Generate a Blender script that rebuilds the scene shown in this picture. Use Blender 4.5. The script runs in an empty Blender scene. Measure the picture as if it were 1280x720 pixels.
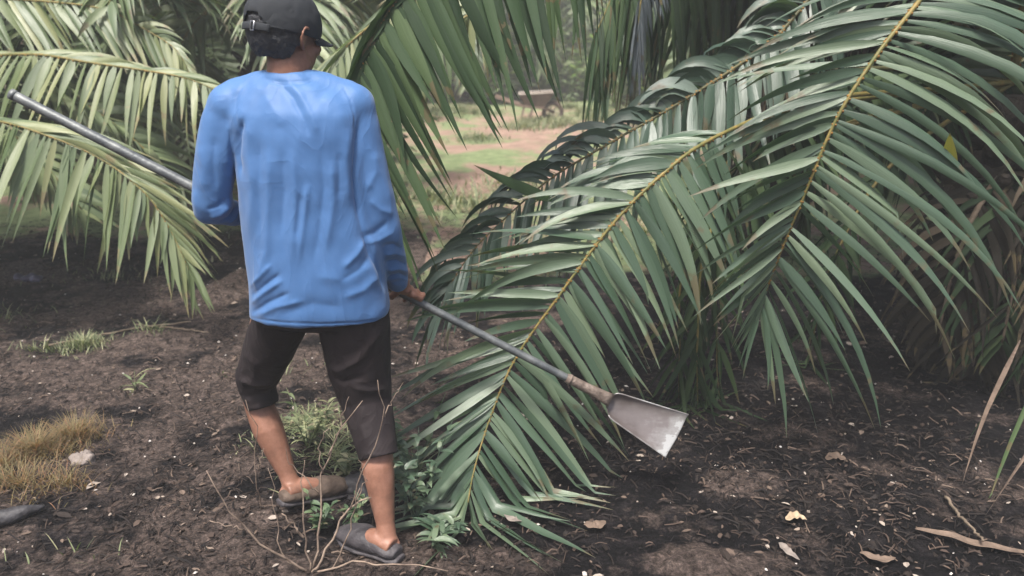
import bpy, bmesh, math, random
import numpy as np
from mathutils import Vector, Matrix, noise
random.seed(7)
rad = math.radians
sc = bpy.context.scene
col = sc.collection

# ------------------------------------------------------------------ camera
CAM = Vector((0, 0, 1.55)); PITCH = rad(18.4); F = 1005.0
cd = bpy.data.cameras.new('camera'); cam = bpy.data.objects.new('camera', cd); col.objects.link(cam)
cam.location = CAM; cam.rotation_euler = (rad(90) - PITCH, 0, 0)
cd.sensor_width = 36; cd.lens = 36 * F / 1280; cd.clip_start = 0.05; cd.clip_end = 400
cd.dof.use_dof = True; cd.dof.focus_distance = 2.4; cd.dof.aperture_fstop = 2.8
sc.camera = cam
# ------------------------------------------------------------------ world, sun
SUN_EL, SUN_AZ = 67, 205          # azimuth the light comes from, clockwise from +Y
w = bpy.data.worlds.new('World'); sc.world = w; w.use_nodes = True
nt = w.node_tree; bg = nt.nodes['Background']
sky = nt.nodes.new('ShaderNodeTexSky'); sky.sky_type = 'NISHITA'; sky.sun_disc = False
sky.sun_elevation = rad(SUN_EL); sky.sun_rotation = rad(SUN_AZ)
sky.air_density = 1.0; sky.dust_density = 6.0; sky.ozone_density = 1.0
nt.links.new(sky.outputs[0], bg.inputs[0]); bg.inputs[1].default_value = 0.095
sd = bpy.data.lights.new('sun', 'SUN'); sun = bpy.data.objects.new('sun', sd); col.objects.link(sun)
sd.energy = 3.0; sd.angle = rad(10); sd.color = (1, 0.96, 0.9)
dv = Vector((math.sin(rad(SUN_AZ)) * math.cos(rad(SUN_EL)), math.cos(rad(SUN_AZ)) * math.cos(rad(SUN_EL)), math.sin(rad(SUN_EL))))
sun.rotation_euler = dv.to_track_quat('Z', 'Y').to_euler(); sun.location = (0, -3, 8)
vs = sc.view_settings; vs.view_transform = 'Standard'; vs.look = 'None'; vs.gamma = 1; vs.exposure = 1.1
vs.use_curve_mapping = False
sc.cycles.use_denoising = True
sc.cycles.max_bounces = 6; sc.cycles.volume_bounces = 2; sc.cycles.volume_step_rate = 4
sc.cycles.transparent_max_bounces = 6

FW = Vector((0, math.cos(PITCH), -math.sin(PITCH))); UP = Vector((0, math.sin(PITCH), math.cos(PITCH))); RT = Vector((1, 0, 0))
def P(px, py, Y):
    d = FW + RT * ((px - 640) / F) + UP * ((360 - py) / F)
    return CAM + d * (Y / d.y)
def G(px, py, z=0.0):
    d = FW + RT * ((px - 640) / F) + UP * ((360 - py) / F)
    return CAM + d * ((z - CAM.z) / d.z)
def topx(co):      # numpy Nx3 -> px, py
    r = co - np.array(CAM)
    f = r @ np.array(FW); return 640 + F * (r @ np.array(RT)) / f, 360 - F * (r @ np.array(UP)) / f

MOUNDS = [(G(px, py), rx, ry, h) for px, py, rx, ry, h in [(100, 505, .22, .10, .030), (300, 588, .15, .09, .035), (305, 648, .15, .08, .035), (288, 528, .13, .09, .025), (865, 712, .20, .09, .035),
          (190, 425, .12, .08, .05), (290, 362, .13, .38, .07), (185, 545, .09, .06, .02), (925, 600, .12, .07, .015), (560, 700, .10, .06, .01)]]
PATHS = [(G(665, 160), 1.5, 1.5), (G(620, 215), .7, .8), (G(610, 290), .5, .6), (G(560, 330), .4, .4)]
def mound(x, y):
    z = 0; m = 0
    for g, rx, ry, h in MOUNDS:
        d = ((x - g.x) / rx) ** 2 + ((y - g.y) / ry) ** 2
        if d < 6:
            d *= 1 + .7 * noise.noise(Vector((x * 9, y * 9, 4)))
            e = math.exp(-d * 1.1); z += h * e * (1 + .6 * noise.noise(Vector((x * 22, y * 22, 2)))); m = max(m, e)
    return z, m
def ground_z(x, y):
    v = Vector((x, y, 0))
    a = 0.030 * noise.noise(v * 0.9) + 0.014 * noise.noise(v * 3.1 + Vector((5, 0, 0)))
    far = min(1, max(0, (y - 5) / 8))
    a += far * 0.16 * noise.noise(v * 0.25)
    k = min(1, ((x + 0.35) ** 2 + (y - 2.2) ** 2) / 0.5)
    return a * (0.35 + 0.65 * k) + mound(x, y)[0]

# ------------------------------------------------------------------ materials
def newmat(name):
    m = bpy.data.materials.new(name); m.use_nodes = True
    n = m.node_tree.nodes; return m, n, m.node_tree.links, n['Principled BSDF']
def N(n, kind, **kw):
    o = n.new('ShaderNode' + kind)
    for k, v in kw.items(): setattr(o, k, v)
    return o
def ramp(n, stops):
    r = N(n, 'ValToRGB'); e = r.color_ramp.elements
    while len(e) < len(stops): e.new(0.5)
    for i, (p, c) in enumerate(stops):
        e[i].position = p; e[i].color = (*c, 1)
    return r
def texco(n, l, scale=1.0, out='Object'):
    t = N(n, 'TexCoord'); m = N(n, 'Mapping'); l.new(t.outputs[out], m.inputs[0])
    m.inputs['Scale'].default_value = (scale,) * 3 if not isinstance(scale, tuple) else scale
    return m.outputs[0]
def noisy(name, stops, scale=8, detail=6, rough=0.8, bump=0.3, bscale=60, spec=0.3, bdist=0.01, **kw):
    m, n, l, b = newmat(name)
    v = texco(n, l)
    t = N(n, 'TexNoise'); t.inputs['Scale'].default_value = scale; t.inputs['Detail'].default_value = detail; t.inputs['Roughness'].default_value = 0.65
    l.new(v, t.inputs['Vector'])
    r = ramp(n, stops); l.new(t.outputs[0], r.inputs[0]); l.new(r.outputs[0], b.inputs['Base Color'])
    b.inputs['Roughness'].default_value = rough; b.inputs['Specular IOR Level'].default_value = spec
    t2 = N(n, 'TexNoise'); t2.inputs['Scale'].default_value = bscale; t2.inputs['Detail'].default_value = 4; l.new(v, t2.inputs['Vector'])
    bp = N(n, 'Bump'); bp.inputs['Strength'].default_value = bump; bp.inputs['Distance'].default_value = bdist
    l.new(t2.outputs[0], bp.inputs['Height']); l.new(bp.outputs[0], b.inputs['Normal'])
    for k, val in kw.items(): b.inputs[k.replace('_', ' ')].default_value = val
    return m
def leafmat(name, stops, rough=0.32, spec=0.75, trans=0.14, tint=(0.6, 0.8, 0.3), dry=0.25, drycol=(0.11, 0.085, 0.045), stripe=0.35):
    """palm leaflet: UV x runs across, y along; attribute lr is a random number per leaflet"""
    m, n, l, b = newmat(name)
    uv = N(n, 'UVMap'); sep = N(n, 'SeparateXYZ'); l.new(uv.outputs[0], sep.inputs[0])
    at = N(n, 'Attribute'); at.attribute_name = 'lr'
    r = ramp(n, stops); l.new(at.outputs['Fac'], r.inputs[0])
    # lengthwise veins
    mp = N(n, 'Mapping'); mp.inputs['Scale'].default_value = (9, 0.6, 1); l.new(uv.outputs[0], mp.inputs[0])
    vn = N(n, 'TexNoise'); vn.inputs['Scale'].default_value = 2.5; vn.inputs['Detail'].default_value = 3; l.new(mp.outputs[0], vn.inputs['Vector'])
    mx = N(n, 'MixRGB', blend_type='MULTIPLY'); mx.inputs[0].default_value = stripe
    vr = ramp(n, [(0.3, (0.45, 0.5, 0.45)), (0.7, (1.25, 1.2, 1.2))]); l.new(vn.outputs[0], vr.inputs[0])
    l.new(r.outputs[0], mx.inputs[1]); l.new(vr.outputs[0], mx.inputs[2])
    # dry tips and blotches
    ov = texco(n, l, 1.0); bn = N(n, 'TexNoise'); bn.inputs['Scale'].default_value = 14; bn.inputs['Detail'].default_value = 5; l.new(ov, bn.inputs['Vector'])
    ad = N(n, 'Math', operation='MULTIPLY_ADD'); l.new(sep.outputs[1], ad.inputs[0]); ad.inputs[1].default_value = 0.42
    l.new(bn.outputs[0], ad.inputs[2])
    ad2 = N(n, 'Math', operation='MULTIPLY_ADD'); l.new(at.outputs['Fac'], ad2.inputs[0]); ad2.inputs[1].default_value = 0.12; l.new(ad.outputs[0], ad2.inputs[2])
    dr = ramp(n, [(0.99 - dry * 0.25, (0, 0, 0)), (1.0, (.8, .8, .8))]); l.new(ad2.outputs[0], dr.inputs[0])
    m2 = N(n, 'MixRGB'); l.new(dr.outputs[0], m2.inputs[0]); l.new(mx.outputs[0], m2.inputs[1]); m2.inputs[2].default_value = (*drycol, 1)
    l.new(m2.outputs[0], b.inputs['Base Color'])
    rr = N(n, 'MapRange'); l.new(bn.outputs[0], rr.inputs[0]); rr.inputs[3].default_value = rough - 0.1; rr.inputs[4].default_value = rough + 0.15
    l.new(rr.outputs[0], b.inputs['Roughness']); b.inputs['Specular IOR Level'].default_value = spec
    bp = N(n, 'Bump'); bp.inputs['Strength'].default_value = 0.35; bp.inputs['Distance'].default_value = 0.004
    l.new(vn.outputs[0], bp.inputs['Height']); l.new(bp.outputs[0], b.inputs['Normal'])
    tr = N(n, 'BsdfTranslucent'); tm = N(n, 'MixRGB', blend_type='MULTIPLY'); tm.inputs[0].default_value = 1
    l.new(m2.outputs[0], tm.inputs[1]); tm.inputs[2].default_value = (*[c * 2.6 for c in tint], 1); l.new(tm.outputs[0], tr.inputs[0])
    ms = N(n, 'MixShader'); ms.inputs[0].default_value = trans
    l.new(b.outputs[0], ms.inputs[1]); l.new(tr.outputs[0], ms.inputs[2])
    l.new(ms.outputs[0], n['Material Output'].inputs[0])
    return m

M = {}
M['leaf'] = leafmat('palm_leaf_green', [(0, (0.040, 0.074, 0.043)), (0.5, (0.072, 0.117, 0.074)), (1, (0.150, 0.200, 0.125))], dry=.28)
M['leaf_haze_pale'] = leafmat('palm_leaf_haze_pale', [(0, (0.08, 0.12, 0.05)), (0.5, (0.14, 0.18, 0.082)), (1, (0.23, 0.25, 0.115))], rough=0.42, dry=0.25, drycol=(0.2, 0.16, 0.08))  # paleness of the haze painted into the leaf green
M['leaf_shaded'] = leafmat('palm_leaf_shaded', [(0, (0.018, 0.038, 0.016)), (0.5, (0.032, 0.062, 0.026)), (1, (0.07, 0.11, 0.045))], rough=0.6, spec=.25, trans=0.16, dry=.05)  # darker green: shade of the back and backlit fronds painted in
M['leaf_blue'] = leafmat('palm_leaf_glossy', [(0, (0.03, 0.058, 0.038)), (0.5, (0.055, 0.092, 0.065)), (1, (0.15, 0.195, 0.165))], rough=0.34, spec=.6, trans=0.12, dry=0.4)
M['leaf_dead'] = leafmat('palm_leaf_dead', [(0, (0.012, 0.011, 0.008)), (0.7, (0.030, 0.025, 0.018)), (1, (0.13, 0.10, 0.07))], rough=0.75, spec=0.2, trans=0.1)
M['leaf_grey'] = leafmat('palm_leaf_grey', [(0, (0.10, 0.12, 0.13)), (1, (0.20, 0.235, 0.26))], rough=0.5, spec=0.4, trans=0.05, dry=0.2)
M['leaf_far'] = leafmat('palm_leaf_far', [(0, (0.07, 0.11, 0.05)), (0.5, (0.12, 0.165, 0.075)), (1, (0.21, 0.25, 0.12))], rough=0.5)  # far foliage lightened, part of the haze painted into its green
M['leaf_bright'] = leafmat('bush_leaf', [(0, (0.12, 0.17, 0.08)), (0.5, (0.20, 0.26, 0.13)), (1, (0.32, 0.36, 0.20))], rough=0.55, trans=.35)
M['rachis_dark'] = noisy('rachis_dark', [(0.3, (0.04, 0.045, 0.02)), (0.7, (0.11, 0.10, 0.04))], scale=22, rough=0.5, bump=0.2)
M['rachis'] = noisy('rachis', [(0.3, (0.085, 0.10, 0.03)), (0.5, (0.16, 0.14, 0.045)), (0.7, (0.27, 0.18, 0.055))], scale=22, rough=0.5, bump=0.2)
M['node'] = noisy('rachis_node', [(0.3, (0.08, 0.04, 0.012)), (0.6, (0.28, 0.15, 0.035))], scale=60, rough=0.6)
M['trunk'] = noisy('trunk_bark', [(0.3, (0.015, 0.012, 0.009)), (0.6, (0.05, 0.04, 0.03)), (0.8, (0.10, 0.08, 0.06))], scale=9, bump=0.8, bscale=30, bdist=0.03)
M['twig'] = noisy('twig_bark', [(0.3, (0.10, 0.07, 0.055)), (0.7, (0.34, 0.26, 0.20))], scale=30, rough=0.8)
M['drystick'] = noisy('dry_stick', [(0.3, (0.08, 0.062, 0.045)), (0.7, (0.24, 0.185, 0.135))], scale=20, rough=0.85)
M['grass'] = leafmat('grass_green', [(0, (0.07, 0.10, 0.04)), (0.6, (0.17, 0.20, 0.09)), (1, (0.36, 0.34, 0.20))], rough=0.6, dry=0.2)
M['grass_dry'] = leafmat('grass_dry', [(0, (0.13, 0.105, 0.04)), (0.5, (0.21, 0.17, 0.07)), (1, (0.27, 0.14, 0.07))], rough=0.7, dry=0.1, trans=0.3, tint=(0.6, 0.5, 0.3))
M['weed'] = leafmat('weed_leaf', [(0, (0.035, 0.07, 0.03)), (0.6, (0.07, 0.125, 0.055)), (1, (0.18, 0.22, 0.11))], rough=0.5)

# ------------------------------------------------------------------ object helpers
def tag(o, label=None, cat=None, group=None, kind=None):
    if label: o['label'] = label
    if cat: o['category'] = cat
    if group: o['group'] = group
    if kind: o['kind'] = kind
    return o
def root(name, loc, label, cat, group=None):
    o = bpy.data.objects.new(name, None); col.objects.link(o); o.location = loc; o.empty_display_size = 0.1
    return tag(o, label, cat, group)
def link(name, me, parent=None, loc=None):
    o = bpy.data.objects.new(name, me); col.objects.link(o)
    if parent is not None:
        o.parent = parent
        base = parent.matrix_world.translation if parent.parent is None else None
        r = parent
        while r.parent is not None: r = r.parent
        if parent.parent is None: o.matrix_parent_inverse = Matrix.Translation(-Vector(r.location))
    elif loc is not None:
        me.transform(Matrix.Translation(-Vector(loc))); o.location = loc
    return o
class MB:
    """plain mesh collector"""
    def __init__(s): s.v = []; s.f = []; s.uv = []; s.mi = []; s.lr = []
    def add(s, vs, fs, uvs=None, mi=0, lr=0.5):
        b = len(s.v); s.v += [tuple(v) for v in vs]; s.lr += [lr] * len(vs)
        for f in fs:
            s.f.append([b + i for i in f]); s.mi.append(mi)
            for i in f: s.uv.append(uvs[i] if uvs else (0.5, 0.3))
    def tube(s, pts, rr, n=8, mi=0, side=None, cap=True, lr=0.5, flat=1.0):
        pts = [Vector(p) for p in pts]; vs = []; fs = []
        S = side.copy() if side is not None else None
        for i, p in enumerate(pts):
            t = (pts[min(i + 1, len(pts) - 1)] - pts[max(i - 1, 0)]).normalized()
            if S is None: S = t.orthogonal()
            s1 = (S - t * S.dot(t)).normalized(); n1 = t.cross(s1); 
            if side is None: S = s1
            r = rr[i] if isinstance(rr, list) else rr
            rx, ry = r if isinstance(r, tuple) else (r, r * flat)
            for k in range(n):
                a = 2 * math.pi * k / n
                vs.append(p + s1 * rx * math.cos(a) + n1 * ry * math.sin(a))
        for i in range(len(pts) - 1):
            for k in range(n):
                a, b = i * n + k, i * n + (k + 1) % n
                fs.append((a, b, b + n, a + n))
        if cap:
            fs.append(tuple(range(n - 1, -1, -1))); fs.append(tuple((len(pts) - 1) * n + k for k in range(n)))
        s.add(vs, fs, mi=mi, lr=lr)
    def ell(s, c, r, rot=None, nu=16, nv=10, mi=0):
        c = Vector(c); vs = []; fs = []
        R = rot if rot is not None else Matrix.Identity(3)
        for j in range(nv + 1):
            th = math.pi * j / nv
            for k in range(nu):
                a = 2 * math.pi * k / nu
                q = Vector((r[0] * math.sin(th) * math.cos(a), r[1] * math.sin(th) * math.sin(a), r[2] * math.cos(th)))
                vs.append(c + R @ q)
        for j in range(nv):
            for k in range(nu):
                a, b = j * nu + k, j * nu + (k + 1) % nu
                if j == 0: fs.append((a, a + nu, b + nu))
                elif j == nv - 1: fs.append((a, a + nu, b))
                else: fs.append((a, a + nu, b + nu, b))
        s.add(vs, fs, mi=mi)
    def mesh(s, name, mats, smooth=True):
        me = bpy.data.meshes.new(name); me.from_pydata(s.v, [], s.f)
        ul = me.uv_layers.new(name='UVMap'); ul.data.foreach_set('uv', np.array(s.uv, dtype=np.float32).ravel())
        a = me.attributes.new('lr', 'FLOAT', 'POINT'); a.data.foreach_set('value', np.array(s.lr, dtype=np.float32))
        for m in (mats if isinstance(mats, list) else [mats]): me.materials.append(m)
        me.polygons.foreach_set('material_index', s.mi)
        me.polygons.foreach_set('use_smooth', [smooth] * len(s.f))
        me.update(); return me
    def build(s, name, mats, parent=None, smooth=True, loc=None):
        return link(name, s.mesh(name, mats, smooth), parent, loc)
def spline(pts, n):
    pts = [Vector(p) for p in pts]; out = []
    q = [pts[0] * 2 - pts[1]] + pts + [pts[-1] * 2 - pts[-2]]
    L = [0]
    for i in range(len(pts) - 1): L.append(L[-1] + (pts[i + 1] - pts[i]).length)
    for k in range(n + 1):
        s = L[-1] * k / n; i = 0
        while i < len(pts) - 2 and L[i + 1] < s: i += 1
        u = (s - L[i]) / max(1e-6, L[i + 1] - L[i])
        a, b, c, d = q[i], q[i + 1], q[i + 2], q[i + 3]
        out.append(0.5 * ((2 * b) + (c - a) * u + (2 * a - 5 * b + 4 * c - d) * u * u + (3 * b - a - 3 * c + d) * u ** 3))
    return out, L[-1]
def lerpkeys(keys, t):
    if t <= keys[0][0]: return keys[0][1:]
    for a, b in zip(keys, keys[1:]):
        if t <= b[0]:
            u = (t - a[0]) / (b[0] - a[0]); return tuple(x + (y - x) * u for x, y in zip(a[1:], b[1:]))
    return keys[-1][1:]
DOWN = Vector((0, 0, -1))
def leaflet(mb, p, d, wv, L, W, droop, segs=8, kink=0.0, floor=True, lr=0.5, mi=0, fold=0.3, twist=0.0, rnd=random):
    d = d.normalized(); wv = (wv - d * wv.dot(d)).normalized(); vs = []; uv = []; fs = []
    ks = rnd.uniform(0.35, 0.75) if rnd.random() < kink else 9
    p = p.copy(); ds = L / segs; sb = rnd.gauss(0, .16)
    for i in range(segs + 1):
        s = i / segs
        w_ = W * (0.35 + 0.65 * min(1, s / 0.18)) * max(0.02, (1 - max(0, (s - 0.25) / 0.75) ** 1.7)) * 0.5
        nn = d.cross(wv).normalized()
        if nn.z < 0 and False: nn = -nn
        vs += [p + wv * w_ + nn * fold * w_, p, p - wv * w_ + nn * fold * w_]
        uv += [(0, s), (0.5, s), (1, s)]
        if i:
            a = (i - 1) * 3; fs += [(a, a + 1, a + 4, a + 3), (a + 1, a + 2, a + 5, a + 4)]
        p = p + d * ds
        g = droop * ds / L * (0.5 + 1.6 * s)
        d = (d + DOWN * g * (1 - abs(min(0, d.z)) * 0.55) + wv * (sb + rnd.gauss(0, .10)) / segs).normalized()
        if s > ks:
            d = (d + DOWN * rnd.uniform(1.0, 2.2) + Vector((rnd.uniform(-.3, .3), rnd.uniform(-.3, .3), 0))).normalized(); ks = 9
        if floor:
            gz = 0.012
            if p.z < gz + 0.02:
                p.z = max(p.z, gz); d.z = max(d.z, 0.0) + 0.02; d = d.normalized()
        wv = wv - d * wv.dot(d)
        if wv.length < 1e-3: wv = d.orthogonal()
        wv.normalize()
        if twist: wv = (Matrix.Rotation(twist / segs, 3, d) @ wv)
    mb.add(vs, fs, uv, mi=mi, lr=lr)
def frond(parent, pts, kl, kr, mat, spacing=0.029, W=0.045, r0=0.017, seed=1, kink=0.06, segs=8, t0=0.0, tw=0.35, jit=0.10, node=True, floor=True, name='frond', rmat=None, basis=None, gap=0.02, wtip=0.6):
    """rachis through pts; kl / kr = keys (t, angle in the picture plane, depth component, length, droop) for the two sides"""
    rnd = random.Random(seed)
    n = 60; sp, L = spline(pts, n)
    rb = MB(); rb.tube(sp, [r0 * (1 - 0.85 * i / n) for i in range(n + 1)], n=8)
    lb = MB(); cnt = int(L / spacing)
    B = basis or (RT, UP, FW)
    for k in range(cnt):
        for side, keys in ((0, kl), (1, kr)):
            t = (k + 0.5 + rnd.uniform(-.4, .4)) / cnt
            if t < t0 or rnd.random() < gap: continue
            i = min(n - 1, int(t * n)); u = t * n - i
            p = sp[i].lerp(sp[i + 1], u); T = (sp[i + 1] - sp[i]).normalized()
            ang, dz, ln, dr = lerpkeys(keys, t)
            a = rad(ang + rnd.gauss(0, 100 * jit * 0.35))
            d = B[0] * math.cos(a) - B[1] * math.sin(a) + B[2] * (dz + rnd.gauss(0, jit))
            wv = T + d.normalized().cross(T) * rnd.gauss(0, tw)
            leaflet(lb, p, d, wv, ln * rnd.choice((1, 1, 1, .8, .6)) * rnd.uniform(0.88, 1.1), W * rnd.uniform(0.75, 1.15) * (1 - (1 - wtip) * t * t), dr * rnd.uniform(0.7, 1.35), segs=segs, kink=kink,
                    lr=min(1, max(0, rnd.gauss(0.5, 0.33))), twist=rnd.gauss(0, 0.6), rnd=rnd, floor=floor, fold=rnd.uniform(.15, .45))
            if node:
                rr = r0 * (1 - 0.85 * t)
                q = p + d.normalized() * rr * 0.8
                rr2 = rr * rnd.uniform(.45, .9); rb.ell(q, (rr2 + .0015, rr2 + .0015, rr2 * 0.8 + .0015), nu=6, nv=4, mi=1)
    f = rb.build(name, [rmat or M['rachis'], M['node']], parent)
    lo = lb.build('leaflets', mat, None); lo.parent = f
    return f

def auto_frond(parent, c, az, el, L, mat, seed, sag=1.1, W=0.045, spacing=0.03, ll=0.6, segs=5, droop=1.3, name='frond', floor=True, kink=0.08, node=False, rmat=None, r0=0.018, t0=0.12):
    """frond arching out of a crown at c, azimuth az (0 = +X), elevation el in degrees"""
    rnd = random.Random(seed)
    d = Vector((math.cos(rad(az)) * math.cos(rad(el)), math.sin(rad(az)) * math.cos(rad(el)), math.sin(rad(el))))
    p = Vector(c); sp = [p.copy()]; n = 24
    for i in range(n):
        p = p + d * L / n; s = i / n
        d = (d + DOWN * sag / n * (0.4 + 1.6 * s)).normalized()
        if floor and p.z < 0.05: p.z = 0.05; d.z = max(d.z, 0)
        sp.append(p.copy())
    rb = MB(); rb.tube(sp, [r0 * (1 - 0.85 * i / n) + .002 for i in range(n + 1)], n=6)
    lb = MB(); cnt = int(L / spacing)
    for k in range(cnt):
        for sgn in (-1, 1):
            t = (k + rnd.random()) / cnt
            if t < t0: continue
            i = min(n - 1, int(t * n)); q = sp[i].lerp(sp[i + 1], t * n - i); T = (sp[i + 1] - sp[i]).normalized()
            S = T.cross(Vector((0, 0, 1)));  S = S.normalized() if S.length > 1e-3 else Vector((1, 0, 0))
            upn = S.cross(T).normalized()
            d = S * sgn + T * (0.5 + 0.9 * t) + upn * (0.25 + rnd.gauss(0, .25))
            lnf = math.sin(math.pi * (0.12 + 0.8 * t)) ** 0.7
            leaflet(lb, q, d, T + upn * rnd.gauss(0, .3), ll * lnf * rnd.uniform(.85, 1.1), W * rnd.uniform(.8, 1.15), droop * rnd.uniform(.6, 1.4), segs=segs, kink=kink, lr=min(1, max(0, rnd.gauss(.5, .25))), floor=floor, rnd=rnd, twist=rnd.gauss(0, .4))
    if parent == 'raw': return rb, lb
    f = rb.build(name, [rmat or M['rachis'], M['node']], parent)
    lo = lb.build('leaflets', mat, None); lo.parent = f
    return f

# ------------------------------------------------------------------ ground
def build_ground():
    nx, ny = 620, 460
    u = np.linspace(-1, 1, nx); xs = 1.5 * np.sinh(u * 4.4) * 0.9
    v = np.linspace(0, 1, ny); ys = -4 + 5.4 * np.minimum(v / 0.05, 1) + np.where(v > 0.05, 0.75 * (np.exp((v - 0.05) / 0.95 * 4.9) - 1), 0)
    verts = []; far = []; mnd = []
    for y in ys:
        for x in xs:
            z = ground_z(x, y)
            if abs(x) < 5 and 1 < y < 8:
                q = Vector((x, y, 0))
                z += 0.010 * noise.noise(q * 13) + 0.007 * abs(noise.noise(q * 29)) + 0.004 * noise.noise(q * 61)
            mm_ = mound(x, y)[1] if (1 < y < 7 and abs(x) < 4) else 0
            z = min(z, 0.02) if (1.5 < y < 4 and abs(x) < 3 and mm_ < .05) else z
            if y < 6: mm_ = max(mm_, .30 / (1 + math.exp((x + .25) * 4)) * (1 if y < 4.5 else (6 - y) / 1.5))  # more brown patches at left, also painting in its lesser shade
            if y > 4.5: mm_ = max(mm_, min(1, (y - 4.5) / 1.2) * max([math.exp(-((x - gg.x) / rx) ** 2 - ((y - gg.y) / ry) ** 2) for gg, rx, ry in PATHS]))
            mnd.append(mm_)
            verts.append((x, y, z))
            # green zone past the burnt patch
            e = 4.7 + 0.5 * noise.noise(Vector((x * .9, 0, 3))) + (0.9 if x < -0.6 else -0.2)
            far.append(min(1, max(0, (y - e) / 0.9)))
    faces = [(j * nx + i, j * nx + i + 1, (j + 1) * nx + i + 1, (j + 1) * nx + i) for j in range(ny - 1) for i in range(nx - 1)]
    me = bpy.data.meshes.new('ground'); me.from_pydata(verts, [], faces)
    a = me.attributes.new('far', 'FLOAT', 'POINT'); a.data.foreach_set('value', far); a = me.attributes.new('mound', 'FLOAT', 'POINT'); a.data.foreach_set('value', mnd)
    me.polygons.foreach_set('use_smooth', [True] * len(faces))
    m, n, l, b = newmat('burnt_soil')
    vv = texco(n, l)
    def nz(s, d=6, r=.6):
        t = N(n, 'TexNoise'); t.inputs['Scale'].default_value = s; t.inputs['Detail'].default_value = d; t.inputs['Roughness'].default_value = r; l.new(vv, t.inputs['Vector']); return t.outputs[0]
    char = ramp(n, [(0.3, (0.005, 0.0045, 0.0055)), (0.50, (0.011, 0.010, 0.0115)), (0.62, (0.036, 0.031, 0.033)), (0.76, (0.13, 0.108, 0.104))]); l.new(nz(9, 10, .75), char.inputs[0])
    brn = ramp(n, [(0.3, (0.055, 0.042, 0.037)), (0.55, (0.16, 0.122, 0.106)), (0.75, (0.30, 0.235, 0.205))]); l.new(nz(26, 8, .7), brn.inputs[0])
    msk = ramp(n, [(0.54, (0, 0, 0)), (0.62, (1, 1, 1))]); ma = N(n, 'Attribute'); ma.attribute_name = 'mound'; m_a = N(n, 'Math', operation='MULTIPLY_ADD'); l.new(ma.outputs['Fac'], m_a.inputs[0]); m_a.inputs[1].default_value = .34; l.new(nz(1.9, 8, .72), m_a.inputs[2]); l.new(m_a.outputs[0], msk.inputs[0])
    mx0 = N(n, 'MixRGB'); l.new(msk.outputs[0], mx0.inputs[0]); l.new(char.outputs[0], mx0.inputs[1]); l.new(brn.outputs[0], mx0.inputs[2])
    fine = ramp(n, [(0.36, (0.22, 0.22, 0.22)), (0.52, (0.9, 0.9, 0.9)), (0.68, (2.0, 1.9, 1.85))]); l.new(nz(75, 8, .8), fine.inputs[0])
    mx = N(n, 'MixRGB', blend_type='MULTIPLY'); mx.inputs[0].default_value = 1; l.new(mx0.outputs[0], mx.inputs[1]); l.new(fine.outputs[0], mx.inputs[2])
    grs = ramp(n, [(0.3, (0.16, 0.21, 0.10)), (0.55, (0.26, 0.32, 0.16)), (0.75, (0.35, 0.37, 0.22))]); l.new(nz(7, 8, .7), grs.inputs[0])
    drt = ramp(n, [(0.3, (0.28, 0.19, 0.15)), (0.7, (0.50, 0.34, 0.27))]); l.new(nz(4, 8, .7), drt.inputs[0])
    fm = ramp(n, [(0.50, (0, 0, 0)), (0.58, (1, 1, 1))]); pa_ = N(n, 'Math', operation='MULTIPLY_ADD'); ma2 = N(n, 'Attribute'); ma2.attribute_name = 'mound'; l.new(ma2.outputs['Fac'], pa_.inputs[0]); pa_.inputs[1].default_value = .15; l.new(nz(0.9, 7, .7), pa_.inputs[2]); l.new(pa_.outputs[0], fm.inputs[0])
    mf = N(n, 'MixRGB'); l.new(fm.outputs[0], mf.inputs[0]); l.new(grs.outputs[0], mf.inputs[1]); l.new(drt.outputs[0], mf.inputs[2])
    at = N(n, 'Attribute'); at.attribute_name = 'far'
    al = N(n, 'Math', operation='MULTIPLY_ADD'); l.new(nz(3.2, 6, .7), al.inputs[0]); al.inputs[1].default_value = 0.9; al.inputs[2].default_value = -0.45
    aa = N(n, 'Math', operation='ADD', use_clamp=True); l.new(at.outputs['Fac'], aa.inputs[0]); l.new(al.outputs[0], aa.inputs[1])
    fr = ramp(n, [(0.35, (0, 0, 0)), (0.6, (1, 1, 1))]); l.new(aa.outputs[0], fr.inputs[0])
    mm = N(n, 'MixRGB'); l.new(fr.outputs[0], mm.inputs[0]); l.new(mx.outputs[0], mm.inputs[1]); l.new(mf.outputs[0], mm.inputs[2])
    l.new(mm.outputs[0], b.inputs['Base Color']); b.inputs['Roughness'].default_value = 0.9; b.inputs['Specular IOR Level'].default_value = 0.12
    b1 = N(n, 'Bump'); b1.inputs['Strength'].default_value = 1.0; b1.inputs['Distance'].default_value = 0.035; l.new(nz(45, 10, .8), b1.inputs['Height'])
    l.new(b1.outputs[0], b.inputs['Normal'])
    me.materials.append(m); o = link('ground', me); o['kind'] = 'structure'
build_ground()

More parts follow.
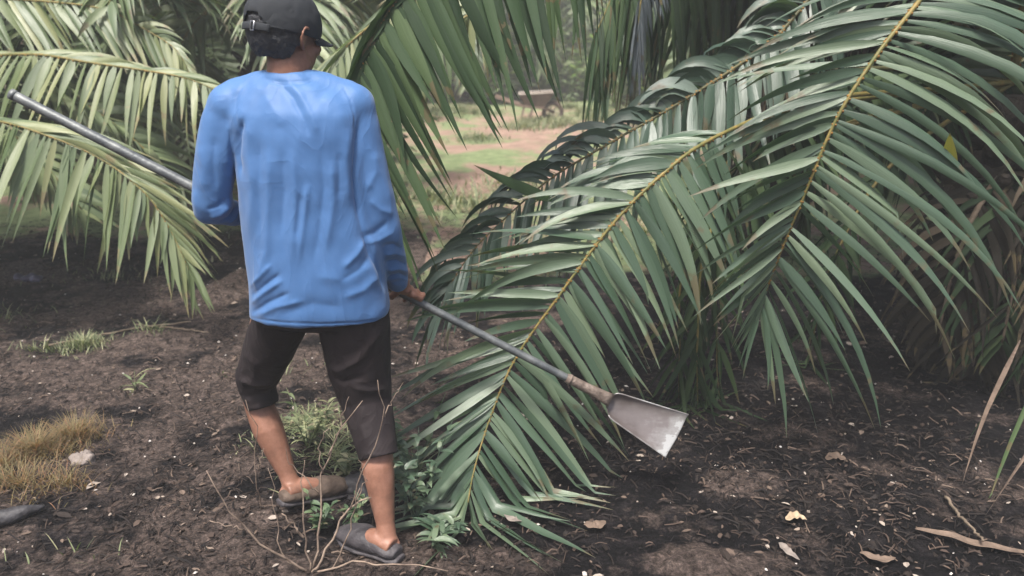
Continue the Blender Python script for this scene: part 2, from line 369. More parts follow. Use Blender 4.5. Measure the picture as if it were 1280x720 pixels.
# ------------------------------------------------------------------ ground litter (uncountable)
def litter():
    m, n, l, b = newmat('litter_bits')
    at = N(n, 'Attribute'); at.attribute_name = 'lr'
    r = ramp(n, [(0.0, (0.012, 0.010, 0.010)), (0.35, (0.025, 0.018, 0.015)), (0.6, (0.065, 0.045, 0.036)), (0.85, (0.15, 0.11, 0.085)), (0.94, (0.26, 0.21, 0.17)), (1.0, (0.62, 0.58, 0.54))])
    l.new(at.outputs['Fac'], r.inputs[0]); l.new(r.outputs[0], b.inputs['Base Color']); b.inputs['Roughness'].default_value = 0.8; b.inputs['Specular IOR Level'].default_value = 0.25
    rnd = random.Random(3)
    mb = MB()
    for i in range(52000):
        y = 1.55 + 5.2 * rnd.random() ** 1.5; x = rnd.uniform(-0.80, 0.80) * (y + 0.9)
        z = ground_z(x, y) + 0.008; k = rnd.random(); a = rnd.uniform(0, 6.28)
        t = Vector((math.cos(a), math.sin(a), rnd.uniform(-.12, .25))).normalized(); s = t.cross(Vector((rnd.uniform(-.5, .5), rnd.uniform(-.5, .5), 1))).normalized()
        p = Vector((x, y, z)); tone = min(1, abs(rnd.gauss(0.0, 0.42)))
        dens = noise.noise(Vector((x * 1.3, y * 1.3, 8)))
        if rnd.random() > .75 + 1.2 * dens: continue
        up = Vector((0, 0, 1))
        if k < 0.55:      # straw and fibre
            L = rnd.uniform(.012, .060) * (1.6 if rnd.random() < .06 else 1); w_ = rnd.uniform(.0008, .003); b_ = rnd.uniform(-.25, .25)
            q = [p - t * L / 2, p + up * rnd.uniform(0, .012) + s * b_ * L * .3, p + t * L / 2]
            vs = []; 
            for c in q: vs += [c + s * w_, c + up * w_ * 1.2, c - s * w_]
            mb.add(vs, [(0, 1, 4, 3), (1, 2, 5, 4), (3, 4, 7, 6), (4, 5, 8, 7)], lr=min(.88, tone * .85))
        elif k < 0.80:    # leaf scraps
            L = rnd.uniform(.004, .018) * (1.7 if rnd.random() < .05 else 1); W = L * rnd.uniform(.25, .7); c_ = rnd.uniform(.1, .5) * W
            mb.add([p - t * L, p - t * L * .3 + s * W + up * c_, p + t * L * .5 + s * W * .8 + up * c_ * .6, p + t * L, p + t * L * .4 - s * W * .9 + up * c_, p - t * L * .4 - s * W * .7 + up * c_, p],
                   [(0, 6, 1), (1, 6, 2), (2, 6, 3), (3, 6, 4), (4, 6, 5), (5, 6, 0)], lr=min(.95, tone + .12))
        else:             # crumbs, pebbles and pale wood chips
            R = rnd.uniform(.002, .009) * (1.8 if rnd.random() < .04 else 1)
            ax = [t * R * rnd.uniform(.8, 1.8), s * R * rnd.uniform(.6, 1.1), up * R * rnd.uniform(.4, .9)]
            pale = rnd.random() < 0.16
            if pale: ax = [v * .75 for v in ax]
            mb.add([p + ax[0], p + ax[1], p - ax[0] * .8, p - ax[1] * 1.1, p + ax[2] * 1.1 + ax[0] * .2, p - ax[2]],
                   [(0, 1, 4), (1, 2, 4), (2, 3, 4), (3, 0, 4), (1, 0, 5), (2, 1, 5), (3, 2, 5), (0, 3, 5)], lr=(rnd.uniform(.93, 1) if pale else tone * .8))
    o = mb.build('ground_litter', m, smooth=False)
    tag(o, 'dark scattered straw, leaf scraps and pale chips over the burnt soil', 'litter', kind='stuff')
litter()

# ------------------------------------------------------------------ grass (uncountable)
def blades(spots, name, mat, label, seed, hmin, hmax, wd=0.003, lean=0.5, zf=ground_z):
    rnd = random.Random(seed); mb = MB()
    for (x0, y0, rx, ry, cnt) in spots:
        for i in range(cnt):
            r = min(1.7, abs(rnd.gauss(0, .62))); a = rnd.uniform(0, 6.28)
            x = x0 + rx * r * math.cos(a); y = y0 + ry * r * math.sin(a)
            if noise.noise(Vector((x * 5, y * 5, 1))) < -0.15 and rnd.random() < .7: continue
            p = Vector((x, y, zf(x, y) - .002)); az = rnd.uniform(0, 6.28)
            d = Vector((math.cos(az) * lean, math.sin(az) * lean, 1)) ; h = rnd.uniform(hmin, hmax) * max(.35, 1.15 - .5 * r)
            leaflet(mb, p, d, Vector((-math.sin(az), math.cos(az), 0)), h, wd * rnd.uniform(.7, 1.4), rnd.uniform(.3, 1.6), segs=4, lr=rnd.random(), floor=False, rnd=rnd)
    o = mb.build(name, mat); tag(o, label, 'grass', kind='stuff'); return o
def gspot(px, py, rx, ry, cnt): g = G(px, py); return (g.x, g.y, rx, ry, cnt)
blades([gspot(25, 612, .17, .11, 1100), gspot(95, 550, .12, .09, 600), gspot(80, 610, .12, .06, 250), gspot(45, 570, .15, .08, 1100), gspot(5, 588, .1, .1, 700)], 'dry_grass', M['grass_dry'],
       'fuzzy tuft of dry yellow and orange grass at the left edge', 11, .04, .15, wd=.0026, lean=.8)
blades([gspot(105, 436, .17, .10, 420), gspot(190, 425, .12, .05, 60), gspot(55, 440, .2, .05, 80), gspot(90, 690, .2, .05, 14), gspot(330, 560, .1, .08, 40), gspot(10, 400, .3, .2, 90), gspot(330, 470, .2, .1, 90), gspot(140, 350, .5, .2, 120)], 'short_grass', M['grass'],
       'thin patch of short green grass on black soil under left fronds', 12, .04, .11, wd=.004, lean=.7)
blades([gspot(420, 560, .22, .2, 520), gspot(385, 530, .16, .14, 260), gspot(500, 590, .12, .12, 160)], 'short_grass', M['grass'],
       'pale green grass blades growing around the legs of the man', 13, .05, .16, wd=.004, lean=1.7)
rg = random.Random(5)
blades([(rg.uniform(-2.2, 2.5), rg.uniform(5.4, 15), rg.uniform(.3, .9), rg.uniform(.3, .9), 420) for _ in range(34)], 'short_grass', M['grass'],
       'green grass covering the open clearing behind the palms', 14, .05, .22, wd=.012, lean=.8)

# ------------------------------------------------------------------ right palm: the big fronds in front
PB = Vector((2.15, 3.55, 0))
palm = root('oil_palm', PB, 'young oil palm on the right whose green fronds arch down to black soil', 'palm tree')
mb = MB()
for i in range(90):      # stubby trunk of old frond bases
    z = 0.05 + 1.15 * i / 90; a = i * 2.39996; r = 0.20 - 0.03 * i / 90
    c = PB + Vector((math.cos(a) * r, math.sin(a) * r, z)); o_ = Vector((math.cos(a), math.sin(a), 0.9)).normalized()
    mb.tube([c - o_ * .06, c + o_ * .05, c + o_ * (.13 + .05 * math.sin(i * 7))], [(.055, .04), (.045, .03), (.02, .012)], n=8, side=Vector((-math.sin(a), math.cos(a), 0)))
mb.tube([PB + Vector((0, 0, -.1)), PB + Vector((0, 0, .6)), PB + Vector((0, 0, 1.25))], [.23, .20, .15], n=18)
mb.build('trunk', M['trunk'], palm)
CR = PB + Vector((0, 0, 1.3))
# A: large frond on the right
frond(palm, [CR, P(1300, -190, 3.05), P(1215, -85, 2.72), P(1150, 0, 2.55), P(1095, 70, 2.48), P(1045, 150, 2.44), P(1005, 245, 2.44), P(970, 330, 2.48), P(948, 392, 2.52)],
      [(0, 190, .2, .5, 1), (.35, 186, .1, .56, .8), (.55, 180, .1, .54, .6), (.75, 168, .1, .46, .5), (.9, 150, .05, .34, .35), (1, 112, 0, .24, .3)],
      [(0, -30, .1, .7, 1.2), (.35, -10, .0, .88, 2.3), (.5, 0, -.05, .90, 2.1), (.65, 12, -.1, .84, 1.6), (.8, 32, -.1, .74, 1.0), (.93, 52, -.1, .62, .6), (1, 82, 0, .42, .4)],
      M['leaf'], spacing=.0235, W=.043, seed=21, r0=.0155, kink=.09, jit=.11, gap=.05, tw=.4)
# B: middle frond whose tip lies on the ground
frond(palm, [CR, P(1190, 110, 3.4), P(1020, 125, 3.2), P(893, 172, 2.85), P(820, 225, 2.72), P(760, 287, 2.66), P(700, 368, 2.6), P(643, 450, 2.54), P(610, 530, 2.44), P(592, 590, 2.33), P(585, 628, 2.22)],
      [(0, 190, .3, .3, 1), (.45, 184, .1, .33, 1.0), (.6, 183, .05, .40, .6), (.75, 182, .0, .47, .3), (.85, 156, .0, .54, .2), (.95, 130, -.05, .46, .15), (1, 104, -.2, .42, .15)],
      [(0, 20, .1, .5, 1), (.4, 40, .0, .45, .8), (.52, 62, 0, .46, .6), (.7, 56, .12, .50, .5), (.85, 50, .10, .56, .4), (.95, 52, .0, .52, .3), (1, 80, -.25, .42, .2)],
      M['leaf'], spacing=.0235, W=.047, seed=22, r0=.0125, kink=.08, t0=.49, jit=.11, gap=.05, tw=.45)
# C: glossy folded frond behind B
frond(palm, [CR, P(1100, -60, 3.5), P(960, 55, 3.35), P(860, 122, 3.25), P(760, 180, 3.15), P(690, 222, 3.05), P(640, 265, 3.0), P(590, 315, 2.95), P(548, 380, 2.9)],
      [(0, 200, .1, .3, 3), (.4, 205, -.1, .30, 3.2), (.7, 205, -.1, .34, 3.4), (.9, 190, -.1, .30, 3.2), (1, 140, 0, .28, 2)],
      [(0, 80, -.1, .5, 1), (.4, 88, -.25, .46, .8), (.7, 100, -.3, .5, .8), (.9, 100, -.2, .4, .8), (1, 110, 0, .3, .8)],
      M['leaf_blue'], rmat=M['rachis_dark'], spacing=.028, W=.055, seed=23, r0=.012, kink=.35, tw=.8, t0=.33)
# upright green fronds between A and B, behind
for i, (pts, s) in enumerate([
    ([CR, P(1060, 90, 3.5), P(940, 190, 3.3), P(885, 300, 3.15), P(862, 380, 3.1)], 24),
    ([CR, P(1180, 60, 3.8), P(1100, 110, 3.7), P(1030, 190, 3.6), P(1000, 280, 3.55)], 25)]):
    frond(palm, pts, [(0, 170, .1, .45, 1.5), (.6, 130, 0, .45, 1.8), (1, 100, 0, .34, 1)], [(0, 60, .1, .45, 1.5), (.6, 75, 0, .45, 1.6), (1, 85, 0, .34, 1)],
          M['leaf_shaded'], rmat=M['rachis_dark'], spacing=.034, W=.042, seed=s, r0=.014, segs=7, node=False)
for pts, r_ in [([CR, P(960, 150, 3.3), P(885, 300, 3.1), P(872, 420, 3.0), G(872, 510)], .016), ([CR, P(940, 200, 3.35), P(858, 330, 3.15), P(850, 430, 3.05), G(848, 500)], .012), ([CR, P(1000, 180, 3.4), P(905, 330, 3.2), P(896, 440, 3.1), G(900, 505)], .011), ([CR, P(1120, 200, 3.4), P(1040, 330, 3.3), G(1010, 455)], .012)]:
    frond(palm, pts, [(0, 170, .2, .3, 1), (1, 115, .1, .30, 1)], [(0, 60, .2, .3, 1), (1, 70, .1, .30, 1)], M['leaf_shaded'], spacing=.055, W=.034, seed=int(r_ * 9000), r0=r_, segs=6, node=False, t0=.35, jit=.3)
# back fronds of the same crown; the steep ones, out of view, added for shade
for i, (az, el, L, s) in enumerate([(150, 45, 2.2, .9), (120, 50, 2.3, 1.2), (85, 45, 2.2, 1.5), (50, 40, 2.2, 1.4), (10, 35, 2.1, 1.3), (-30, 40, 1.9, 1.4), (100, 62, 2.4, .8), (135, 65, 2.4, .8), (160, 72, 2.4, .8), (60, 70, 2.4, .8), (30, 60, 2.3, .9), (110, 25, 2.2, 1.0), (70, 20, 2.1, 1.1)]):
    auto_frond(palm, CR, az, el, L, M['leaf_shaded'], 40 + i, rmat=M['rachis_dark'], sag=s, W=.05, spacing=.034, ll=.6, droop=1.6)
# dead skirt near the trunk
for i, (az, el, L) in enumerate([(215, 5, 1.0), (240, -5, .95), (262, 5, 1.0), (228, -25, 1.0)]):
    auto_frond(palm, PB + Vector((.15, 0, .95)), az, el, L, M['leaf_dead'] if i % 3 != 1 else M['leaf_shaded'], 60 + i, sag=3.6, W=.035, spacing=.035, ll=.5, droop=3.0, rmat=M['drystick'], name='dead_frond', kink=.3)

# ------------------------------------------------------------------ palm behind: hanging curtain and the frond over the clearing
PC = Vector((1.75, 5.6, 0))
p2 = root('oil_palm', PC, 'oil palm behind the right one with a dense curtain of hanging leaflets', 'palm tree')
mb = MB(); mb.tube([PC + Vector((0, 0, -.1)), PC + Vector((0, 0, 1)), PC + Vector((.05, 0, 2.1))], [.30, .26, .22], n=18)
for i in range(110):
    z = 0.05 + 2.0 * i / 110; a = i * 2.39996; r = 0.26
    c = PC + Vector((math.cos(a) * r, math.sin(a) * r, z)); o_ = Vector((math.cos(a), math.sin(a), 0.9)).normalized()
    mb.tube([c - o_ * .06, c + o_ * .05, c + o_ * .15], [(.06, .045), (.05, .03), (.02, .012)], n=8, side=Vector((-math.sin(a), math.cos(a), 0)))
mb.build('trunk', M['trunk'], p2)
C2 = PC + Vector((.05, 0, 2.15))
# D: frond hanging from above over the clearing, backlit darkness painted into its leaf colour
frond(p2, [C2, P(1000, -360, 4.2), P(830, -300, 3.4), P(690, -190, 3.0), P(570, -80, 2.85), P(488, 10, 2.8), P(448, 95, 2.78), P(440, 180, 2.76)],
      [(0, 160, .1, .5, 1), (.5, 150, .2, .4, 1.2), (.8, 150, .2, .25, 1.0), (1, 110, .1, .25, 1)],
      [(0, 88, .1, .62, .5), (.42, 90, .05, .76, .4), (.6, 88, .0, .80, .4), (.74, 84, 0, .74, .35), (.84, 70, 0, .62, .3), (.94, 60, 0, .62, .25), (1, 64, 0, .60, .2)],
      M['leaf_shaded'], rmat=M['rachis_dark'], spacing=.0235, W=.058, seed=31, kink=0.0, tw=.22, jit=.05, wtip=.75)
for i, (x0, x1) in enumerate([(1150, 870), (1080, 760), (1210, 960), (1000, 745)]):    # curtain
    frond(p2, [C2, P(x0, -110, 4.9 - .1 * i), P((x0 + x1) / 2, -70, 4.7 - .15 * i), P(x1 + 40, -30, 4.5 - .15 * i), P(x1, 40, 4.4 - .15 * i)],
          [(0, 120, -.1, .7, 2), (.6, 110, 0, .85, 2), (1, 100, 0, .6, 1.5)], [(0, 80, .1, .7, 2), (.6, 85, 0, .85, 2), (1, 90, 0, .6, 1.5)],
          [M['leaf_shaded'], M['leaf'], M['leaf_dead'], M['leaf_shaded']][i], spacing=.026, W=.04, seed=33 + i, node=False, kink=.1)
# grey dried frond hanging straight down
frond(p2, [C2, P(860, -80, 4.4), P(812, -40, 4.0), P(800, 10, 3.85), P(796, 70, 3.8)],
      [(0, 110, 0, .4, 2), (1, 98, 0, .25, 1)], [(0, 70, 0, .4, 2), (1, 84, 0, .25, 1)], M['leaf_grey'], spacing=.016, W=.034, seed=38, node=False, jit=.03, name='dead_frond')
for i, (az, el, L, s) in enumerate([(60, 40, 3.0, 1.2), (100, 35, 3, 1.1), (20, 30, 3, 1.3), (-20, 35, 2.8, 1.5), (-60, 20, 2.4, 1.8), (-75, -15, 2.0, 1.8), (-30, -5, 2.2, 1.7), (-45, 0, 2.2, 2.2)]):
    auto_frond(p2, C2, az, el, L, M['leaf_shaded'] if i % 2 else M['leaf'], 70 + i, sag=s, W=.05, spacing=.036, ll=.75, droop=2.0)
# G: pale fronds behind the head
PG = Vector((-1.75, 6.3, 0))
p3 = root('oil_palm', PG, 'pale leaved oil palm standing straight behind the man in the cap', 'palm tree')
mb = MB(); mb.tube([PG + Vector((0, 0, -.1)), PG + Vector((0, 0, .9)), PG + Vector((0, 0, 1.7))], [.27, .24, .2], n=18)
for i in range(80):
    z = 0.05 + 1.6 * i / 80; a = i * 2.39996
    c = PG + Vector((math.cos(a) * .23, math.sin(a) * .23, z)); o_ = Vector((math.cos(a), math.sin(a), 0.9)).normalized()
    mb.tube([c - o_ * .06, c + o_ * .05, c + o_ * .15], [(.06, .045), (.05, .03), (.02, .012)], n=8, side=Vector((-math.sin(a), math.cos(a), 0)))
mb.build('trunk', M['trunk'], p3)
C3 = PG + Vector((0, 0, 1.75))
frond(p3, [C3, P(590, -80, 4.9), P(520, -10, 4.3), P(455, 38, 4.0), P(405, 90, 3.9), P(380, 150, 3.85)],
      [(0, 170, 0, .5, .9), (.6, 165, 0, .5, .9), (1, 120, 0, .4, .6)], [(0, 20, 0, .6, 1), (.6, 70, 0, .55, .9), (1, 90, 0, .4, .6)], M['leaf_haze_pale'], spacing=.03, W=.045, seed=51)
frond(p3, [C3, P(600, -20, 4.6), P(540, 50, 4.2), P(480, 100, 4.0), P(430, 170, 3.9)],
      [(0, 190, 0, .5, .9), (.6, 185, 0, .55, .6), (1, 140, 0, .4, .6)], [(0, 20, 0, .5, 1), (.6, 80, 0, .4, .9), (1, 90, 0, .3, .6)], M['leaf_haze_pale'], spacing=.034, W=.045, seed=52)
for i, (az, el, L, s) in enumerate([(200, 30, 2.4, 1.3), (230, 20, 2.2, 1.6), (170, 35, 2.6, 1.2), (150, 10, 2.2, 1.4), (255, 35, 2.0, 1.8), (100, 40, 2.4, 1.3), (60, 55, 2.0, 1.6), (290, 20, 1.7, 1.8), (245, 0, 1.6, 1.8), (195, 50, 2.6, 1.3)]):
    auto_frond(p3, C3, az, el, L, M['leaf_far'], 100 + i, sag=s, W=.05, spacing=.036, ll=.65, droop=1.8)

# ------------------------------------------------------------------ left palm
PL = Vector((-4.3, 5.0, 0))
p4 = root('oil_palm', PL, 'oil palm off the left edge with three pale fronds reaching over the ground', 'palm tree')
mb = MB(); mb.tube([PL + Vector((0, 0, -.1)), PL + Vector((0, 0, .8)), PL + Vector((0, 0, 1.3))], [.27, .24, .2], n=18)
for i in range(70):
    z = 0.05 + 1.2 * i / 70; a = i * 2.39996
    c = PL + Vector((math.cos(a) * .23, math.sin(a) * .23, z)); o_ = Vector((math.cos(a), math.sin(a), 0.9)).normalized()
    mb.tube([c - o_ * .06, c + o_ * .05, c + o_ * .15], [(.06, .045), (.05, .03), (.02, .012)], n=8, side=Vector((-math.sin(a), math.cos(a), 0)))
mb.build('trunk', M['trunk'], p4)
C4 = PL + Vector((0, 0, 1.4))
# L1 top arc
frond(p4, [C4, P(-220, -20, 4.9), P(-60, -6, 4.8), P(60, 2, 4.7), P(130, 12, 4.65), P(180, 36, 4.6), P(220, 62, 4.55), P(237, 92, 4.5)],
      [(0, -60, 0, .3, 1), (.6, -35, 0, .2, 1.2), (.85, -15, 0, .2, 1), (1, 60, 0, .15, .6)],
      [(0, 90, 0, .5, 1), (.45, 48, -.2, .55, .9), (.7, 50, -.2, .52, .9), (.85, 62, -.1, .42, .8), (1, 85, 0, .22, .5)],
      M['leaf_haze_pale'], spacing=.040, W=.046, seed=81, r0=.014, jit=.05)
# L2
frond(p4, [C4, P(-200, 90, 4.6), P(-60, 74, 4.5), P(40, 68, 4.4), P(110, 78, 4.35), P(180, 88, 4.3), P(240, 100, 4.25), P(300, 128, 4.2)],
      [(0, -40, 0, .35, 1.2), (.5, -14, .1, .40, 1.3), (.85, -4, .1, .38, 1.0), (1, 20, 0, .3, .5)],
      [(0, 110, 0, .6, 1), (.45, 120, -.2, .50, .9), (.65, 108, -.2, .50, .7), (.85, 94, -.2, .44, .5), (1, 60, 0, .3, .5)],
      M['leaf_haze_pale'], spacing=.040, W=.055, seed=82, r0=.015, jit=.06)
# L3
frond(p4, [C4, P(-200, 150, 4.1), P(-80, 146, 3.95), P(0, 152, 3.85), P(60, 170, 3.8), P(110, 190, 3.78), P(152, 216, 3.75), P(187, 248, 3.72), P(213, 288, 3.7), P(237, 338, 3.66)],
      [(0, -50, 0, .4, 1), (.45, -12, .1, .5, .9), (.7, 4, .1, .54, .7), (.85, 26, .1, .48, .5), (1, 60, 0, .28, .4)],
      [(0, 100, 0, .6, .8), (.35, 112, -.1, .70, .5), (.55, 112, -.1, .70, .4), (.75, 105, -.1, .58, .4), (.9, 94, -.05, .42, .4), (1, 80, 0, .28, .3)],
      M['leaf_haze_pale'], spacing=.027, W=.050, seed=83, r0=.012, jit=.10)
# lower green ones behind L3, reaching the soil
for i, (az, el, L, s) in enumerate([(-8, 5, 2.6, 1.0), (-2, -5, 2.5, .7), (12, 2, 2.9, .9), (-22, 0, 2.4, .9), (30, 20, 2.8, 1.3), (-45, 30, 2.4, 1.5), (5, 25, 3.0, 1.1), (60, 40, 2.6, 1.4), (110, 40, 2.6, 1.3), (160, 40, 2.4, 1.3), (-90, 40, 2.4, 1.3)]):
    auto_frond(p4, C4, az, el, L, M['leaf_far'], 120 + i, sag=s, W=.05, spacing=.034, ll=.6, droop=1.6)

# ------------------------------------------------------------------ far palms
def far_palm(kind, seed, h, nf, L, mat):
    r = root(kind, (0, 0, 0), 'far oil palm', 'palm tree')
    rnd = random.Random(seed)
    mb = MB(); mb.tube([Vector((0, 0, -.3)), Vector((0, 0, h * .5)), Vector((0, 0, h))], [.32, .28, .25], n=12)
    for i in range(60):
        z = h * i / 60; a = i * 2.39996; c = Vector((math.cos(a) * .28, math.sin(a) * .28, z)); o_ = Vector((math.cos(a), math.sin(a), 0.9)).normalized()
        mb.tube([c - o_ * .06, c + o_ * .18], [(.07, .045), (.03, .015)], n=6, side=Vector((-math.sin(a), math.cos(a), 0)))
    mb.build('trunk', M['trunk'], r)
    C = MB()
    for i in range(nf):
        a = i * 137.5 + rnd.uniform(-10, 10); el = 70 - 95 * i / nf + rnd.uniform(-8, 8)
        rb, lb = auto_frond('raw', (0, 0, h), a, el, L * rnd.uniform(.85, 1.1), None, seed * 50 + i, sag=1.3 + (0.4 if el > 30 else 0.9), W=.07, spacing=.075, ll=.85, segs=4, droop=1.6, t0=.1)
        for q in (rb, lb):
            b = len(C.v); C.v += q.v; C.lr += q.lr; C.uv += q.uv; C.f += [[b + j for j in f] for f in q.f]; C.mi += [0] * len(q.f)
    C.build('crown', mat, r)
    return r
def copy_tree(o):
    c = o.copy(); col.objects.link(c)
    for ch in list(o.children):
        d = ch.copy(); col.objects.link(d); d.parent = c
        for g in ch.children:
            e = g.copy(); col.objects.link(e); e.parent = d
    return c
fp = [far_palm('oil_palm', 5, 1.5, 26, 3.0, M['leaf_far']), far_palm('oil_palm', 6, 2.4, 30, 3.4, M['leaf_far'])]
far_spots = [(-3.6, 9.0, 0, 'short oil palm between the upper left fronds and the cap'), (-6.3, 10.5, 1, 'tall oil palm at the far left behind the topmost pale frond'),
    (4.6, 8.6, 1, 'oil palm in the dark gap behind the drooping leaflets at far right'), (3.9, 12.5, 1, 'oil palm glimpsed right of the wheelbarrow through the curtain of leaflets'),
    (-4.6, 14.5, 1, 'oil palm glimpsed at the top edge above the right shoulder of the man'), (-1.0, 17.5, 1, 'hazy oil palm across the clearing straight behind the wheelbarrow'),
    (2.2, 19.5, 0, 'hazy oil palm at the top edge, right of the one behind the wheelbarrow'), (-3.6, 22, 1, 'faint oil palm seen between hanging leaflets left of the clearing'),
    (5.8, 17, 1, ''), (0.6, 24.5, 1, ''), (-9.5, 13, 1, ''), (9.5, 14.5, 1, ''), (-8, 18.5, 0, ''), (9, 22, 0, ''), (4.6, 26, 1, ''), (-9.5, 25, 1, ''), (13, 25, 1, ''), (-15, 24, 0, ''), (7.2, 10.5, 0, '')]
used = set()
for i, (x, y, k, lb_) in enumerate(far_spots):
    o = fp[k] if k not in used else copy_tree(fp[k]); used.add(k)
    o.location = (x, y, ground_z(x, y)); o.rotation_euler.z = i * 1.7; s = 0.9 + .25 * ((i * 37) % 10) / 10; o.scale = (s, s, s)
    o['group'] = 'far oil palms round the clearing'
    o['label'] = lb_ or 'far oil palm almost wholly hidden behind nearer palms'
    o['category'] = 'palm tree'

# pale bushes lining the far side of the clearing
def bush(seed, mat):
    rnd = random.Random(seed); r = root('bush', (0, 0, 0), 'pale green bush', 'bush'); mb = MB(); st = MB()
    for i in range(16):
        a = rnd.uniform(0, 6.28); q = Vector((math.cos(a) * rnd.uniform(.1, .8), math.sin(a) * rnd.uniform(.1, .8), rnd.uniform(.8, 1.9)))
        st.tube([Vector((q.x * .2, q.y * .2, -.05)), q * .5 + Vector((0, 0, .1)), q], [.016, .010, .004], n=5)
        for j in range(75):
            t = rnd.uniform(.15, 1); p = q * t + Vector((rnd.gauss(0, .16), rnd.gauss(0, .16), rnd.gauss(0, .14)))
            p.z = max(p.z, .03); d = Vector((rnd.gauss(0, 1), rnd.gauss(0, 1), rnd.uniform(-.6, .8)))
            leaflet(mb, p, d, Vector((rnd.gauss(0, 1), rnd.gauss(0, 1), rnd.gauss(0, 1))), rnd.uniform(.10, .24), rnd.uniform(.04, .075), rnd.uniform(.2, 1.5), segs=3, lr=rnd.random(), rnd=rnd, floor=False)
    st.build('stems', M['twig'], r); mb.build('foliage', mat, r); return r
bs = [bush(1, M['leaf_bright']), bush(2, M['leaf_far'])]
bspots = [(.3, 17.8, 0, 1.0, 'pale green bush directly behind the wheelbarrow'), (1.2, 17.2, 0, 1.1, 'pale green bush just right of the wheelbarrow at the end of the clearing'),
    (2.1, 15.2, 0, 1.2, 'pale bush at the right end of the clearing, touching the grey dried frond'), (-.4, 16, 0, 1.1, 'pale green bush just left of the wheelbarrow'),
    (2.9, 14.5, 0, 1.2, 'bush glimpsed through the curtain of hanging leaflets'), (.9, 21, 0, 1.5, 'tall bush rising to the top edge above the wheelbarrow'),
    (-1.7, 9.4, 1, .8, 'small dark bush at the left rim of the clearing by the right shoulder'), (4.4, 10.5, 0, 1.2, 'bush in the dark gap behind the leaflets at far right'),
    (-2.4, 8.2, 1, .8, 'small bush left of the black cap'), (-5.5, 8.2, 1, 1.0, 'bush at the left edge below the second pale frond'),
    (-2.6, 12.2, 1, 1.1, ''), (-.4, 20, 1, 1.4, ''), (2.4, 21, 1, 1.5, ''), (-4.5, 11.8, 0, 1.2, ''), (-7, 12, 1, 1.2, ''), (6, 12.5, 1, 1.3, '')]
used = set()
for i, (x, y, k, s, lb_) in enumerate(bspots):
    o = bs[k] if k not in used else copy_tree(bs[k]); used.add(k)
    o.location = (x, y, ground_z(x, y)); o.rotation_euler.z = i * 2.1; o.scale = (s, s, s * .85)
    o['label'] = lb_ or 'leafy bush almost wholly hidden behind the palms'; o['group'] = 'bushes at the edge of the clearing'
    o['category'] = 'bush'
# far-off wood closing the horizon
def wood():
    rnd = random.Random(9); mb = MB()
    for i in range(15000):
        a = rnd.uniform(-.95, .95); R = rnd.uniform(36, 46); x = R * math.sin(a); y = R * math.cos(a)
        top = 5.0 + 1.5 * noise.noise(Vector((x * .2, y * .2, 0))) ; z = top * rnd.random() ** .8
        d = Vector((rnd.gauss(0, 1), rnd.gauss(0, 1), rnd.uniform(-.5, 1)))
        leaflet(mb, Vector((x, y, z)), d, Vector((rnd.gauss(0, 1), rnd.gauss(0, 1), rnd.gauss(0, 1))), rnd.uniform(.6, 1.6), rnd.uniform(.25, .5), rnd.uniform(.4, 2), segs=3, lr=rnd.random(), rnd=rnd, floor=False)
    o = mb.build('far_wood', M['leaf_far']); tag(o, 'hazy mass of far-off trees closing the view', 'wood', kind='stuff')
wood()
exec_rest = True

# ------------------------------------------------------------------ the man
def eval_mesh(me, mods):
    o = bpy.data.objects.new('tmp', me); col.objects.link(o)
    for kind, kw in mods:
        m = o.modifiers.new('m', kind)
        for k, v in kw.items(): setattr(m, k, v)
    bpy.context.view_layer.update()
    dg = bpy.context.evaluated_depsgraph_get()
    r = bpy.data.meshes.new_from_object(o.evaluated_get(dg)); bpy.data.objects.remove(o)
    return r
def remesh(mb, voxel, it=6, fac=0.5):
    me = mb.mesh('raw', [])
    r = eval_mesh(me, [('REMESH', dict(mode='VOXEL', voxel_size=voxel, use_smooth_shade=True)), ('SMOOTH', dict(factor=fac, iterations=it))])
    r.materials.clear(); r.polygons.foreach_set('use_smooth', [True] * len(r.polygons)); return r
def vnp(me):
    a = np.empty(len(me.vertices) * 3, dtype=np.float32); me.vertices.foreach_get('co', a); return a.reshape(-1, 3).astype(float)
def nnp(me):
    a = np.empty(len(me.vertices) * 3, dtype=np.float32); me.vertex_normals.foreach_get('vector', a); return a.reshape(-1, 3).astype(float)
def setv(me, a): me.vertices.foreach_set('co', a.astype(np.float32).ravel()); me.update()
def crease(me, strokes, face=-1):
    """press and raise cloth folds: strokes = (image polyline, half width px, height m)"""
    co = vnp(me); nr = nnp(me); px, py = topx(co)
    tocam = np.array(CAM) - co; tocam /= np.linalg.norm(tocam, axis=1)[:, None]
    vis = np.clip((nr * tocam).sum(1) * 2.0, 0, 1)
    h = np.zeros(len(co))
    for pl, wd, am in strokes:
        best = np.full(len(co), 1e9); tt = np.zeros(len(co)); n = len(pl) - 1
        for i in range(n):
            ax, ay = pl[i]; bx, by = pl[i + 1]; dx, dy = bx - ax, by - ay
            t = np.clip(((px - ax) * dx + (py - ay) * dy) / (dx * dx + dy * dy), 0, 1)
            d = np.hypot(px - ax - t * dx, py - ay - t * dy); m = d < best
            best = np.where(m, d, best); tt = np.where(m, (i + t) / n, tt)
        h += am * .75 * np.exp(-(best / (wd * .95)) ** 1.5) * np.clip(np.minimum(tt, 1 - tt) * 5 + 0.15, 0, 1)
    setv(me, co + nr * (h * vis)[:, None])
def ruffle(me, amp, scale, stretch=(1, 1, 1), seed=0, ridged=False):
    co = vnp(me); nr = nnp(me); s = Vector((seed * 3.1, 0, 0))
    h = np.array([noise.noise(Vector((c[0] * stretch[0], c[1] * stretch[1], c[2] * stretch[2])) * scale + s) for c in co])
    if ridged: h = 1 - 2 * np.abs(h) - 0.6
    setv(me, co + nr * (h * amp)[:, None])
